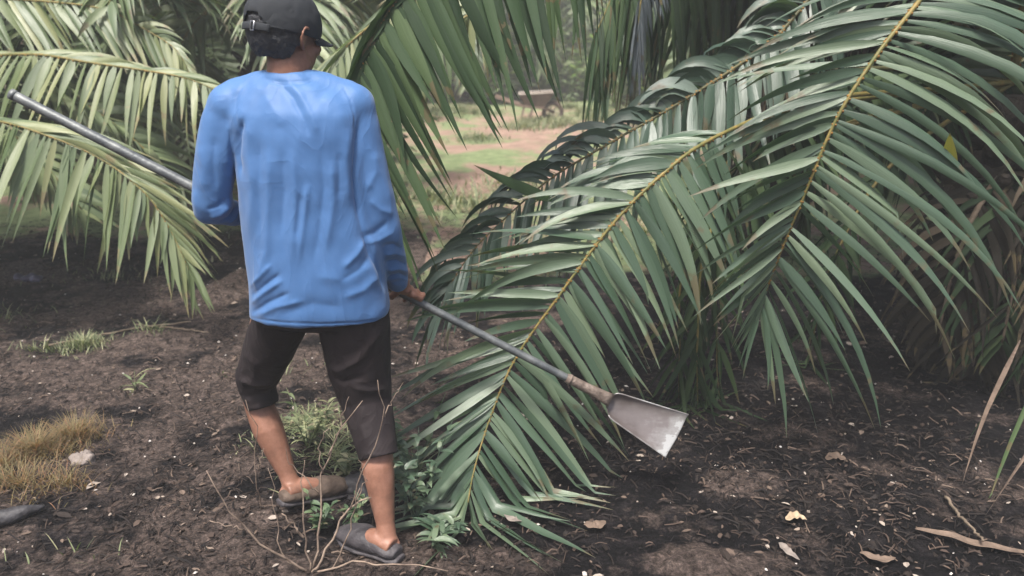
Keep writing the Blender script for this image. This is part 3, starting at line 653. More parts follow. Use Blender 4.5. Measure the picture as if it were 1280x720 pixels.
def ring_loft(mb, rings, n=40, p=2.3):
    """rings: (center Vector, rx, ry[, tilt])"""
    vs = []; fs = []
    for c, rx, ry in rings:
        for k in range(n):
            a = 2 * math.pi * k / n; ca, sa = math.cos(a), math.sin(a)
            vs.append(c + Vector((rx * abs(ca) ** (2 / p) * (1 if ca > 0 else -1), ry * abs(sa) ** (2 / p) * (1 if sa > 0 else -1), 0)))
    for i in range(len(rings) - 1):
        for k in range(n):
            a, b = i * n + k, i * n + (k + 1) % n; fs.append((a, b, b + n, a + n))
    fs.append(tuple(range(n - 1, -1, -1))); fs.append(tuple((len(rings) - 1) * n + k for k in range(n)))
    mb.add(vs, fs)

skin = noisy('skin', [(0.3, (0.15, 0.075, 0.050)), (0.5, (0.245, 0.118, 0.078)), (0.72, (0.33, 0.17, 0.12))], scale=16, rough=0.5, bump=0.25, bscale=220, bdist=.002, spec=0.4)
skin.node_tree.nodes['Principled BSDF'].inputs['Subsurface Weight'].default_value = 0.08
skin.node_tree.nodes['Principled BSDF'].inputs['Subsurface Radius'].default_value = (.02, .008, .004)
shirtm = noisy('shirt_blue', [(0.3, (0.050, 0.132, 0.310)), (0.55, (0.062, 0.156, 0.355)), (0.8, (0.078, 0.180, 0.395))], scale=5, rough=0.55, bump=0.18, bscale=420, bdist=.0015, spec=0.35)
shirtm.node_tree.nodes['Principled BSDF'].inputs['Sheen Weight'].default_value = 0.15
def wrinkle(m, sx, scale, dist, strength):
    n, l = m.node_tree.nodes, m.node_tree.links; v = texco(n, l, sx)
    t = N(n, 'TexNoise'); t.inputs['Scale'].default_value = scale; t.inputs['Detail'].default_value = 2.5; t.inputs['Distortion'].default_value = 1.4; l.new(v, t.inputs['Vector'])
    a = N(n, 'Math', operation='SUBTRACT'); a.inputs[1].default_value = .5; l.new(t.outputs[0], a.inputs[0]); b_ = N(n, 'Math', operation='ABSOLUTE'); l.new(a.outputs[0], b_.inputs[0])
    pw = N(n, 'Math', operation='POWER'); pw.inputs[1].default_value = .6; l.new(b_.outputs[0], pw.inputs[0])
    bp = N(n, 'Bump'); bp.invert = True; bp.inputs['Strength'].default_value = strength; bp.inputs['Distance'].default_value = dist; l.new(pw.outputs[0], bp.inputs['Height'])
    b = n['Principled BSDF']; old = b.inputs['Normal'].links[0].from_node; l.new(bp.outputs[0], old.inputs['Normal'])
wrinkle(shirtm, (1, 1, .45), 7.5, .012, .28)
pantm = noisy('trouser_cloth', [(0.3, (0.011, 0.008, 0.009)), (0.6, (0.020, 0.014, 0.0155)), (0.8, (0.036, 0.026, 0.026))], scale=6, rough=0.75, bump=0.3, bscale=300, bdist=.002, spec=0.3)
wrinkle(pantm, (1, 1, .7), 9, .012, .5)
capm = noisy('cap_cloth', [(0.3, (0.020, 0.023, 0.027)), (0.7, (0.034, 0.038, 0.044))], scale=9, rough=0.85, bump=0.3, bscale=350, bdist=.0015)
hairm = noisy('hair_black', [(0.3, (0.014, 0.015, 0.017)), (0.7, (0.055, 0.057, 0.064))], scale=40, rough=0.6, bump=0.9, bscale=260, bdist=.004)
shoem = noisy('shoe_grey', [(0.3, (0.03, 0.028, 0.032)), (0.7, (0.09, 0.08, 0.085))], scale=12, rough=0.55, bump=0.4, bscale=80)
shoeb = noisy('shoe_muddy', [(0.3, (0.05, 0.035, 0.028)), (0.7, (0.15, 0.11, 0.085))], scale=16, rough=0.75, bump=0.5, bscale=60)
eyem = noisy('eye_white', [(0, (0.6, 0.58, 0.55)), (1, (0.7, 0.68, 0.65))], rough=0.2, bump=0)
irism = noisy('iris_dark', [(0, (0.01, 0.006, 0.004)), (1, (0.02, 0.012, 0.008))], rough=0.1, bump=0)
metal = noisy('buckle_metal', [(0, (0.5, 0.5, 0.52)), (1, (0.7, 0.7, 0.72))], rough=0.3, bump=0, Metallic=0.9)

man = root('person', G(440, 690), 'man in blue long-sleeved shirt, black cap and dark cropped trousers holding a long pole', 'person')

# pole line in space, needed by the hands
PA, PZ = P(15, 118, 2.47), P(747, 492, 2.40)
pa = (PZ - PA).normalized()
def pole_at(px):
    lo, hi = -0.2, 1.2
    for _ in range(40):
        m = (lo + hi) / 2; q = PA.lerp(PZ, m); x, y = topx(np.array([q]))
        if x[0] < px: lo = m
        else: hi = m
    return PA.lerp(PZ, lo)
RP = 0.0135
body = MB()
def hand(C, W, side_far, thumb_sign):
    """five fingers wrapped round the pole at C, arriving from the wrist W"""
    u = (W - C); u = (u - pa * u.dot(pa)).normalized(); v = pa.cross(u)
    if v.dot(FW) * side_far < 0: v = -v
    def pt(phi, r, s): a = rad(phi); return C + pa * s + u * (r * math.cos(a)) + v * (r * math.sin(a))
    body.tube([W + u * .03, W, W.lerp(pt(20, RP + .02, 0), .5), pt(25, RP + .020, 0)], [(.021, .018), (.024, .017), (.034, .017), (.038, .013)], n=14, side=pa)
    for i, (s, k, r) in enumerate([(.034, .95, .0088), (.011, 1.08, .0092), (-.012, 1.0, .0088), (-.034, .82, .0078)]):
        s *= thumb_sign
        body.tube([W.lerp(pt(10, RP + .018, s), .3), pt(5, RP + .022, s * 1.0), pt(48, RP + .018, s)], [.012, .0125, r + .002], n=8)
        body.tube([pt(35, RP + .018, s), pt(60, RP + .016, s), pt(95 * k, RP + .0125, s), pt(125 * k, RP + .012, s), pt(160 * k, RP + .010, s), pt(190 * k, RP + .009, s), pt(212 * k, RP + .009, s)],
                  [r + .001, r + .0012, r, r + .0008, r - .0003, r - .0006, r * .55], n=8)
    s = thumb_sign
    body.tube([W.lerp(C, .35) + pa * .022 * s, pt(-25, RP + .020, .044 * s), pt(-65, RP + .014, .052 * s), pt(-100, RP + .011, .050 * s), pt(-135, RP + .010, .046 * s)], [.014, .0135, .0115, .0105, .006], n=8)
# arms (inside the sleeves)
SL, EL, WL = P(287, 128, 2.20), P(262, 258, 2.19), P(318, 262, 2.37)
SR, ER, WR = P(446, 132, 2.22), P(480, 292, 2.22), P(505, 362, 2.385)
HL, HR = pole_at(333), pole_at(512)
body.tube([SL, SL.lerp(EL, .5), EL, EL.lerp(WL, .4), WL], [.040, .034, .028, .025, .020], n=14)
body.ell(EL, (.029, .029, .029))
body.tube([SR, SR.lerp(ER, .5), ER, ER.lerp(WR, .4), WR], [.044, .040, .034, .034, .022], n=14)
body.ell(ER, (.035, .035, .035))
hand(HL, WL, 1, 1); hand(HR, WR, 1, -1)
# trunk and neck
def cz(py, xl, xr, Y, sh=0.0, ry=0.1):
    c = P((xl + xr) / 2, py, Y); w_ = (P(xr, py, Y) - P(xl, py, Y)).x / 2; return (c, w_ - sh, ry)
ring_loft(body, [cz(384, 330, 472, 2.23, .02, .085), cz(365, 325, 474, 2.22, .02, .10), cz(320, 322, 465, 2.22, .02, .095), cz(260, 318, 460, 2.215, .02, .095), cz(200, 312, 452, 2.21, .015, .10), cz(150, 305, 446, 2.21, .015, .095), cz(118, 315, 430, 2.215, .01, .07), cz(100, 330, 400, 2.22, .0, .055)])
NB = P(360, 108, 2.215); HC = P(358, 43, 2.235)       # base of neck, head centre
body.tube([NB, P(360, 86, 2.215), P(359, 62, 2.23)], [(.062, .058), (.055, .054), (.054, .055)], n=20)
# head: turned right and tipped down
HY, HP = rad(-33), rad(-12)
HR3 = Matrix.Rotation(HY, 3, 'Z') @ Matrix.Rotation(HP, 3, 'X') @ Matrix.Rotation(rad(3), 3, 'Y')
def hp(x, y, z): return HC + HR3 @ Vector((x, y, z))
body.ell(hp(0, -.012, .022), (.074, .094, .086), HR3, 24, 16)          # cranium
body.ell(hp(0, .035, -.035), (.058, .060, .078), HR3, 20, 12)          # face
body.ell(hp(0, .062, -.088), (.026, .024, .024), HR3)                  # chin
for s in (-1, 1):
    body.tube([hp(.056 * s, .0, -.035), hp(.050 * s, .03, -.070), hp(.015 * s, .070, -.092)], [.016, .017, .014], n=8)   # jaw
    body.ell(hp(.042 * s, .062, -.022), (.020, .022, .016), HR3)       # cheekbone
    body.tube([hp(.050 * s, .070, .012), hp(.028 * s, .086, .020), hp(.008 * s, .088, .014)], [.007, .009, .007], n=8)   # brow
    # ear: rim, lobe and bowl
    er = [hp(.074 * s, .004, .0), hp(.084 * s, -.002, .016), hp(.090 * s, -.016, .020), hp(.092 * s, -.027, .008), hp(.088 * s, -.024, -.012), hp(.080 * s, -.010, -.030), hp(.074 * s, -.002, -.032)]
    body.tube(spline(er, 14)[0], .0048, n=8)
    body.tube([hp(.070 * s, -.005, -.028), hp(.080 * s, -.013, -.004), hp(.076 * s, -.010, .014)], [(.010, .004), (.014, .004), (.010, .004)], n=8, side=HR3 @ Vector((0, 1, 0)))
body.tube([hp(0, .090, .010), hp(0, .103, -.012), hp(0, .113, -.028), hp(0, .098, -.040)], [.007, .009, .0125, .008], n=10)   # nose
for s in (-1, 1): body.ell(hp(.012 * s, .098, -.032), (.008, .010, .008), HR3)
body.tube([hp(-.024, .083, -.058), hp(0, .095, -.055), hp(.024, .083, -.058)], [.003, .0065, .003], n=8)   # lips
body.tube([hp(-.022, .082, -.065), hp(0, .093, -.066), hp(.022, .082, -.065)], [.003, .007, .003], n=8)
# legs
LH, LK, LA = P(352, 385, 2.27), P(316, 478, 2.41), P(366, 610, 2.30)
RH, RK, RA = P(440, 388, 2.22), P(466, 510, 2.225), P(484, 675, 2.065)
def leg(H, K, A, heel, toe):
    kn = (A - K).normalized()
    body.tube([H, H.lerp(K, .5), K - (K - H).normalized() * .04, K], [.080, .068, .052, .05], n=16)
    body.ell(K, (.05, .05, .05))
    cb = Vector((0, -.016, 0))
    body.tube([K, K.lerp(A, .22) + cb, K.lerp(A, .42) + cb, K.lerp(A, .65) + cb * .5, K.lerp(A, .87), A], [.046, .047, .050, .040, .029, .030], n=16)
    f = (toe - heel); fl = f.normalized(); s = fl.cross(Vector((0, 0, 1))).normalized()
    body.tube([A, heel.lerp(A, .35) + Vector((0, 0, .01)), heel + Vector((0, 0, .03))], [.031, .033, .030], n=12)
    body.ell(A + s * .027, (.012, .012, .014)); body.ell(A - s * .027, (.012, .012, .014))
    body.tube([heel + Vector((0, 0, .032)), heel.lerp(toe, .3) + Vector((0, 0, .045)), heel.lerp(toe, .65) + Vector((0, 0, .032)), toe + Vector((0, 0, .018))], [(.028, .024), (.030, .028), (.034, .020), (.026, .011)], n=14, side=s)
Lheel, Ltoe = G(360, 650, .045), G(428, 618, .02)
Rheel, Rtoe = G(492, 700, .025), G(436, 690, .015)
Rheel = Vector((RA.x + .018, RA.y - .02, .02)); Rtoe = Rheel + Vector((-.155, .085, 0))
Lheel = Vector((LA.x - .012, LA.y - .03, .065)); Ltoe = Lheel + Vector((.155, .140, -.05))
leg(LH, LK, LA, Lheel, Ltoe); leg(RH, RK, RA, Rheel, Rtoe)
bme = remesh(body, .0042, 5)
bme.materials.append(skin); bo = link('body', bme, man)
for s in (-1, 1):
    e = MB(); e.ell(hp(.030 * s, .082, -.002), (.0125, .0115, .0115), HR3, 14, 10); eo = e.build('eye', eyem, man)
    i_ = MB(); i_.ell(hp(.030 * s, .0925, -.002), (.0055, .003, .0055), HR3, 12, 8); io = i_.build('iris', irism, None); io.parent = eo
# hair
h = MB(); h.ell(hp(0, -.014, .008), (.0775, .097, .094), HR3, 36, 24)
hm = h.mesh('hair', hairm); bm = bmesh.new(); bm.from_mesh(hm)
Hinv = HR3.transposed(); dele = []
for v in bm.verts:
    l_ = Hinv @ (v.co - HC)
    lim = -.070 if l_.y < -.03 else (-.070 + (l_.y + .03) * 2.1)
    if l_.z < lim or l_.y > .055: dele.append(v)
bmesh.ops.delete(bm, geom=dele, context='VERTS'); bm.to_mesh(hm); bm.free()
hm = eval_mesh(hm, [('SUBSURF', dict(levels=2, render_levels=2)), ('SOLIDIFY', dict(thickness=.005, offset=0.5))])
ruffle(hm, .004, 90, seed=2); hm.materials.clear(); hm.materials.append(hairm); link('hair', hm, man)
# cap: crown, strap, buckle, brim
c = MB(); c.ell(hp(0, -.012, .022), (.087, .108, .100), HR3, 48, 28)
cm = c.mesh('cap', capm); bm = bmesh.new(); bm.from_mesh(cm); dele = []
for v in bm.verts:
    l_ = Hinv @ (v.co - HC)
    arch = (l_.y < 0 and (l_.x / .034) ** 2 + ((l_.z + .006) / .036) ** 2 < 1)
    if l_.z < -.008 + .12 * max(0, l_.y) or arch: dele.append(v)
bmesh.ops.delete(bm, geom=dele, context='VERTS'); bm.to_mesh(cm); bm.free()
co = vnp(cm); loc = (co - np.array(HC)) @ np.array(HR3)
ang = np.arctan2(loc[:, 0], loc[:, 1]); seam = np.exp(-((((ang + math.pi / 6) / (math.pi / 3)) % 1 - .5) / .03) ** 2)
setv(cm, co - (nnp(cm) * (seam * .0022)[:, None]))
cm = eval_mesh(cm, [('SOLIDIFY', dict(thickness=.0035, offset=0)), ('SUBSURF', dict(levels=2, render_levels=2))])
ruffle(cm, .004, 14, seed=4); ruffle(cm, .0015, 45, seed=5)
cm.materials.clear(); cm.materials.append(capm); capo = link('cap', cm, man)
s_ = MB()
st = [hp(.088 * math.sin(a), -.012 - .109 * math.cos(a), -.002) for a in np.linspace(-.62, .62, 15)]
s_.tube(st, (.0095, .0018), n=8, side=HR3 @ Vector((0, 0, 1))); so = s_.build('strap', capm, None); so.parent = capo
s_ = MB(); a = .15; b0 = hp(.092 * math.sin(a), -.012 - .1135 * math.cos(a), -.002)
rect = [b0 + HR3 @ Vector(q) for q in ((-.006, 0, -.011), (.006, 0, -.011), (.006, 0, .011), (-.006, 0, .011), (-.006, 0, -.011))]
s_.tube(rect, .0014, n=6); so = s_.build('buckle', metal, None); so.parent = capo
s_ = MB(); s_.ell(hp(0, -.012, .123), (.008, .008, .004), HR3, 12, 8); so = s_.build('button', capm, None); so.parent = capo
vs = []; fs = []; nb, mb_ = 22, 8
for j in range(mb_ + 1):
    for k in range(nb + 1):
        a = (k / nb - .5) * 2.35; r_ = j / mb_
        x = .084 * math.sin(a) * (1 - .04 * r_); y = -.012 + .105 * math.cos(a) + r_ * .060 * max(0, math.cos(a * 1.25)) ** .6
        z = .014 - .30 * x * x / .084 * .9 - r_ * .012
        vs.append(hp(x, y, z))
for j in range(mb_):
    for k in range(nb):
        a = j * (nb + 1) + k; fs.append((a, a + 1, a + nb + 2, a + nb + 1))
s_ = MB(); s_.add(vs, fs); bmh = eval_mesh(s_.mesh('brim', capm), [('SOLIDIFY', dict(thickness=.004, offset=0))]); so = link('brim', bmh, None); so.parent = capo
for q in capo.children: q.matrix_parent_inverse = Matrix.Identity(4)

# shirt
sh = MB()
ring_loft(sh, [cz(391, 313, 488, 2.21, 0, .135), cz(381, 313, 488, 2.21, 0, .138), cz(350, 312, 483, 2.21, 0, .138), cz(300, 307, 478, 2.21, 0, .130), cz(250, 303, 468, 2.205, 0, .122), cz(205, 299, 462, 2.20, 0, .120),
               cz(165, 293, 458, 2.20, 0, .115), cz(140, 284, 456, 2.20, 0, .105), cz(122, 288, 446, 2.205, 0, .090), cz(108, 305, 424, 2.21, 0, .078), cz(96, 326, 396, 2.215, 0, .066), cz(88, 332, 388, 2.218, 0, .062)], n=56, p=2.4)
sh.tube([P(288, 127, 2.205), P(330, 112, 2.21), P(392, 110, 2.21), P(438, 124, 2.215)], [.052, .050, .050, .052], n=18)
sh.tube([P(290, 128, 2.205), P(281, 152, 2.2), P(273, 190, 2.195), P(267, 225, 2.19), P(263, 256, 2.195)], [.058, .062, .058, .053, .050], n=20)
sh.ell(P(266, 252, 2.195), (.056, .052, .054))
sh.ell(P(262, 262, 2.20), (.044, .046, .042))
sh.tube([P(263, 258, 2.195), P(285, 266, 2.26), P(308, 268, 2.33), P(320, 266, 2.37)], [.048, .040, .032, .030], n=18)
sh.tube([P(440, 128, 2.215), P(449, 160, 2.21), P(458, 200, 2.21), P(467, 245, 2.21), P(478, 288, 2.22)], [.056, .056, .055, .057, .054], n=20)
sh.ell(P(478, 290, 2.22), (.054, .053, .053))
sh.tube([P(478, 288, 2.22), P(486, 320, 2.28), P(494, 342, 2.33), P(498, 357, 2.36)], [.054, .050, .042, .035], n=20)
sh.ell(P(289, 133, 2.203), (.064, .066, .062)); sh.ell(P(440, 133, 2.213), (.064, .066, .062)); sh.ell(P(312, 118, 2.205), (.07, .06, .035)); sh.ell(P(415, 118, 2.21), (.07, .06, .035))
sme = remesh(sh, .0042, 50)
ruffle(sme, .006, 6, (1, 1, .5), seed=1); ruffle(sme, .0035, 15, (1, 1, .35), seed=3); ruffle(sme, .002, 32, (1, 1, .5), seed=8)
V, R_ = -1, 1
crease(sme, [
    ([(303, 148), (298, 170), (296, 195), (300, 222)], 4.5, -.016), ([(288, 150), (284, 180), (283, 215)], 7, .006), ([(312, 150), (311, 185), (316, 240), (312, 300)], 7, .007),
    ([(347, 101), (366, 122), (380, 150), (386, 172)], 4.0, -.0065), ([(357, 98), (376, 120), (392, 150), (398, 170)], 5, .006), ([(330, 118), (345, 140), (352, 160)], 7, .004),
    ([(325, 175), (322, 230), (326, 300)], 6, -.006), ([(338, 185), (336, 240), (334, 313), (317, 365)], 7, .008), ([(352, 190), (355, 240), (350, 300)], 5, -.006), ([(366, 185), (370, 250), (364, 330)], 6, .007),
    ([(384, 230), (382, 262), (374, 326)], 4.5, .009), ([(376, 240), (370, 300)], 4, -.006), ([(400, 180), (405, 235), (399, 290), (392, 330)], 6, -.006), ([(414, 200), (417, 250), (406, 320)], 6, .007),
    ([(436, 160), (432, 205), (437, 260)], 7, .006), ([(424, 190), (424, 250)], 5, -.005),
    ([(449, 150), (446, 185), (443, 220), (446, 250), (453, 289)], 4, -.014), ([(453, 289), (464, 318), (476, 341), (483, 366)], 4.5, -.018),
    ([(458, 300), (446, 318), (428, 336)], 5, .008), ([(462, 320), (448, 338), (425, 352)], 5, -.006), ([(472, 345), (455, 362), (430, 372)], 6, .007), ([(466, 300), (470, 330), (472, 360)], 6, .006),
    ([(313, 381), (330, 366), (354, 350)], 3.5, .008), ([(312, 372), (332, 356), (350, 342)], 3, -.007), ([(314, 392), (336, 378), (362, 366)], 3.5, -.007), ([(322, 395), (345, 384), (380, 376)], 4, .006), ([(311, 360), (326, 346), (340, 330)], 3.5, .007),
    ([(350, 395), (390, 380), (430, 385)], 9, -.005), ([(395, 345), (430, 350), (470, 330)], 10, .006),
    ([(306, 396), (350, 403), (400, 405), (450, 403), (494, 396)], 1.1, -.0035), ([(326, 99), (345, 105), (365, 106), (385, 104), (398, 98)], 1.1, -.0035), ([(303, 106), (296, 122), (294, 142), (297, 165)], 1.3, -.003), ([(428, 108), (438, 124), (443, 145), (445, 165)], 1.3, -.003),
    ([(456, 296), (470, 290), (486, 276)], 5, -.006), ([(458, 304), (474, 300), (492, 290)], 4, .005), ([(462, 250), (476, 262), (492, 268)], 5, .005), ([(458, 240), (470, 215), (468, 190)], 6, .006),
    ([(478, 308), (492, 306), (506, 312)], 3, -.008), ([(480, 318), (494, 316), (510, 322)], 3, .008), ([(480, 328), (496, 326), (512, 332)], 2.8, -.009), ([(482, 338), (498, 335), (514, 341)], 2.8, .009), ([(484, 347), (500, 343), (516, 349)], 2.6, -.009),
    ([(485, 355), (502, 351), (518, 357)], 2.0, -.003),
    ([(262, 272), (275, 268), (287, 258)], 3.2, .009), ([(258, 262), (272, 258), (284, 248)], 3, -.006), ([(272, 280), (286, 272), (296, 258)], 3, -.008), ([(284, 281), (294, 272), (300, 260)], 2.5, .007), ([(248, 180), (256, 210), (255, 240)], 8, .005), ([(268, 170), (266, 205), (270, 240)], 6, -.006),
    ([(243, 236), (246, 262), (256, 278)], 5, .004), ([(326, 96), (342, 101), (362, 103), (382, 101), (396, 97)], 1.8, -.003),
])
sme.materials.append(shirtm); link('shirt', sme, man)

# trousers
tr = MB()
ring_loft(tr, [cz(378, 326, 478, 2.23, 0, .115), cz(350, 330, 470, 2.23, 0, .11)], n=40)
ring_loft(tr, [cz(398, 322, 482, 2.23, 0, .118), cz(370, 326, 478, 2.23, 0, .118)], n=40)
tr.tube([P(356, 385, 2.26), P(345, 410, 2.29), P(334, 440, 2.33), P(322, 470, 2.37), P(322, 486, 2.37), P(329, 508, 2.355)], [(.088, .10), (.082, .094), (.077, .09), (.070, .078), (.058, .064), (.050, .054)], n=22, side=Vector((1, 0, 0)))
tr.tube([P(441, 385, 2.22), P(444, 420, 2.23), P(449, 460, 2.235), P(458, 500, 2.23), P(467, 538, 2.185), P(474, 572, 2.145)], [(.105, .108), (.104, .104), (.094, .094), (.078, .080), (.069, .070), (.061, .066)], n=22, side=Vector((1, 0, 0)))
tme = remesh(tr, .0055, 6)
ruffle(tme, .006, 8, (1, 1, .6), seed=6); ruffle(tme, .0025, 24, seed=7)
crease(tme, [([(402, 455), (425, 463), (448, 450), (470, 420), (476, 412)], 5, .010), ([(405, 468), (428, 478), (455, 470)], 4, -.009), ([(440, 484), (460, 488), (482, 486)], 3.5, .009), ([(412, 480), (430, 500), (445, 530)], 6, -.008), ([(455, 500), (450, 530), (462, 560)], 5, .006), ([(470, 430), (480, 465), (488, 500)], 7, .006),
    ([(305, 440), (318, 455), (320, 480)], 5, .008), ([(298, 474), (320, 480), (345, 478)], 4, .014), ([(302, 486), (322, 490), (346, 488)], 3.5, -.012), ([(330, 420), (350, 440), (352, 470)], 6, -.006), ([(308, 500), (326, 503), (348, 500)], 2.5, .004), ([(452, 566), (474, 569), (496, 565)], 2, .004)])
tme.materials.append(pantm); link('trousers', tme, man)
# shoes
def shoe(heel, toe, mat, name='shoe'):
    f = (toe - heel).normalized(); s = f.cross(Vector((0, 0, 1))).normalized(); s.z = 0; L = (toe - heel).length
    m_ = MB()
    U = Vector((0, 0, 1))
    m_.tube([heel - f * .022 + U * .016, heel + U * .018, heel + f * L * .3 + U * .024, heel + f * L * .62 + U * .028, heel + f * L * .9 + U * .024, toe + f * .035 + U * .014],
            [(.026, .016), (.037, .020), (.040, .030), (.047, .037), (.043, .029), (.022, .015)], n=18, side=s)
    me = remesh(m_, .005, 5); ruffle(me, .003, 30, seed=9); me.materials.append(mat); so = link(name, me, man)
    q = MB()
    q.tube([heel - f * .030 - U * .004, heel - U * .004, heel + f * L * .3 - U * .003, heel + f * L * .65 - U * .004, heel + f * L * .95 - U * .004, toe + f * .034 - U * .002], [(.024, .011), (.036, .012), (.036, .012), (.045, .012), (.041, .012), (.018, .010)], n=16, side=s)
    me = remesh(q, .004, 3); me.materials.append(shoem); qo = link('sole', me, None); qo.parent = so; qo.matrix_parent_inverse = Matrix.Identity(4)
shoe(Lheel, Ltoe, shoeb); shoe(Rheel, Rtoe, shoem)

# ------------------------------------------------------------------ harvesting tool
tool = root('harvesting_chisel', PZ, 'long aluminium pole with a broad pale steel blade held across the man', 'harvesting tool')
alu = noisy('pole_aluminium', [(0.25, (0.04, 0.045, 0.05)), (0.45, (0.09, 0.10, 0.105)), (0.6, (0.16, 0.17, 0.17)), (0.75, (0.28, 0.29, 0.28))], scale=11, rough=0.5, bump=0.15, bscale=70, spec=.5, Metallic=0.35)
def bladesteel():
    m, n, l, b = newmat('blade_steel'); v = texco(n, l)
    at = N(n, 'Attribute'); at.attribute_name = 'lr'
    mp = N(n, 'Mapping'); mp.inputs['Rotation'].default_value = (0, .5, 0); mp.inputs['Scale'].default_value = (14, 60, 60); l.new(v, mp.inputs[0])
    t = N(n, 'TexNoise'); t.inputs['Scale'].default_value = 1.2; t.inputs['Detail'].default_value = 6; l.new(mp.outputs[0], t.inputs['Vector'])
    t2 = N(n, 'TexNoise'); t2.inputs['Scale'].default_value = 18; t2.inputs['Detail'].default_value = 4; l.new(v, t2.inputs['Vector'])
    a = N(n, 'Math', operation='MULTIPLY_ADD'); l.new(t.outputs[0], a.inputs[0]); a.inputs[1].default_value = .30; l.new(at.outputs['Fac'], a.inputs[2])
    a2 = N(n, 'Math', operation='MULTIPLY_ADD'); l.new(t2.outputs[0], a2.inputs[0]); a2.inputs[1].default_value = .7; l.new(a.outputs[0], a2.inputs[2])
    r = ramp(n, [(.55, (.12, .10, .095)), (.85, (.20, .175, .17)), (1.0, (.34, .33, .32)), (1.0, (.46, .46, .45))]); s_ = N(n, 'Math', operation='MULTIPLY'); s_.inputs[1].default_value = .75; l.new(a2.outputs[0], s_.inputs[0]); l.new(s_.outputs[0], r.inputs[0])
    l.new(r.outputs[0], b.inputs['Base Color']); b.inputs['Metallic'].default_value = .35; b.inputs['Roughness'].default_value = .4
    bp = N(n, 'Bump'); bp.inputs['Strength'].default_value = .15; bp.inputs['Distance'].default_value = .002; l.new(t.outputs[0], bp.inputs['Height']); l.new(bp.outputs[0], b.inputs['Normal'])
    return m
steel = bladesteel()
rust = noisy('socket_iron', [(0.3, (0.085, 0.065, 0.055)), (0.6, (0.19, 0.15, 0.125)), (0.8, (0.28, 0.23, 0.20))], scale=26, rough=0.6, bump=0.5, bscale=90, Metallic=0.3)
m_ = MB(); n = 30; E = pole_at(716)
m_.tube([PA.lerp(pole_at(345), i / n) for i in range(n + 1)], .0150, n=18)
m_.tube([pole_at(330).lerp(E, i / n) for i in range(n + 1)], .0128, n=18)
m_.tube([PA - pa * .004, PA + pa * .012], .0165, n=18)
m_.build('pole', alu, tool)
m_ = MB(); R0 = pole_at(757)
m_.tube([pole_at(708), pole_at(712), pole_at(725), pole_at(740), R0, R0 + pa * .02], [(.0150, .0150), (.0162, .0162), (.0165, .0165), (.0175, .014), (.021, .010), (.024, .006)], n=18, side=(P(776, 494, 2.42) - P(762, 526, 2.385)).normalized())
m_.tube([pole_at(711), pole_at(714)], .0175, n=18)
m_.build('socket', rust, tool)
a0, a1, b0_, b1 = P(772, 491, 2.425), P(762, 523, 2.39), P(859, 518, 2.455), P(831, 571, 2.37)
vs = []; fs = []; nu, nv = 26, 18
nrm = (a1 - a0).cross(b0_ - a0).normalized(); nrm = nrm if nrm.dot(FW) > 0 else -nrm
cen = R0
for i in range(nu + 1):
    u = i / nu
    for j in range(nv + 1):
        v_ = j / nv * 2 - 1
        u2 = max(0, (u - .10) / .90); A0 = a0.lerp(b0_, u2); A1 = a1.lerp(b1, u2)
        mid = A0.lerp(A1, .5); half = (A1 - A0) * .5
        if u < .16: half = half * (0.42 + .58 * math.sin(u / .16 * math.pi / 2)); mid = mid - (b0_ + b1 - a0 - a1).normalized() * .022 * (1 - u / .16)
        bow = .012 * (1 - u * .8) * (1 - v_ * v_) + .010 * abs(v_) ** 6 * -1
        q = mid + half * v_ + nrm * bow + (b0_ + b1 - a0 - a1).normalized() * (.008 * (1 - v_ * v_) * u)
        vs.append(q)
for i in range(nu):
    for j in range(nv):
        a = i * (nv + 1) + j; fs.append((a, a + 1, a + nv + 2, a + nv + 1))
m_ = MB(); m_.add(vs, fs); m_.lr = [.15 + .75 * (k // (nv + 1)) / nu - .1 * abs(k % (nv + 1) - nv / 2) / nv for k in range(len(vs))]; bl = eval_mesh(m_.mesh('blade', steel), [('SOLIDIFY', dict(thickness=.0028, offset=0)), ('SUBSURF', dict(levels=1, render_levels=1))])
bl.materials.clear(); bl.materials.append(steel); link('blade', bl, tool)
rim = MB()
for e in (0, nv): rim.tube([vs[i * (nv + 1) + e] for i in range(2, nu + 1)], .0024, n=6, lr=.75)
rim.build('rim', steel, tool)

# ------------------------------------------------------------------ bare shrub in front of the legs
def stem(mb, pts, r0, r1, wob=.004, n=10, rnd=random.Random(4)):
    sp, L = spline(pts, n); sp = [p + Vector((rnd.gauss(0, wob), rnd.gauss(0, wob), rnd.gauss(0, wob))) if 0 < i < n else p for i, p in enumerate(sp)]
    mb.tube(sp, [r0 + (r1 - r0) * i / n for i in range(n + 1)], n=6)
sr = root('bare_shrub', G(388, 716), 'leafless pale twiggy shrub right in front of the legs of the man', 'shrub')
R_b = G(388, 716)
def tw(name, segs, parent=sr):
    m_ = MB()
    for pts, a, b in segs: stem(m_, pts, a * .8, b * .8)
    return m_.build(name, M['twig'], parent)
tw('branch', [([R_b, P(372, 708, 1.98), P(330, 682, 1.95), P(290, 643, 1.93), P(258, 588, 1.92)], .0050, .0018), ([P(305, 662, 1.945), P(285, 657, 1.93), P(262, 651, 1.92)], .003, .0014)])
tw('branch', [([R_b, P(398, 705, 2.0), P(425, 655, 2.03), P(445, 628, 2.05), P(464, 622, 2.06)], .0055, .003), ([P(437, 638, 2.04), P(455, 590, 2.04), P(466, 558, 2.03), P(481, 521, 2.02), P(474, 498, 2.01), P(472, 475, 2.0)], .0034, .0014), ([P(481, 521, 2.02), P(494, 496, 2.02), P(504, 478, 2.02)], .0024, .001), ([P(446, 625, 2.04), P(455, 600, 2.05), P(448, 575, 2.06)], .0025, .001)])
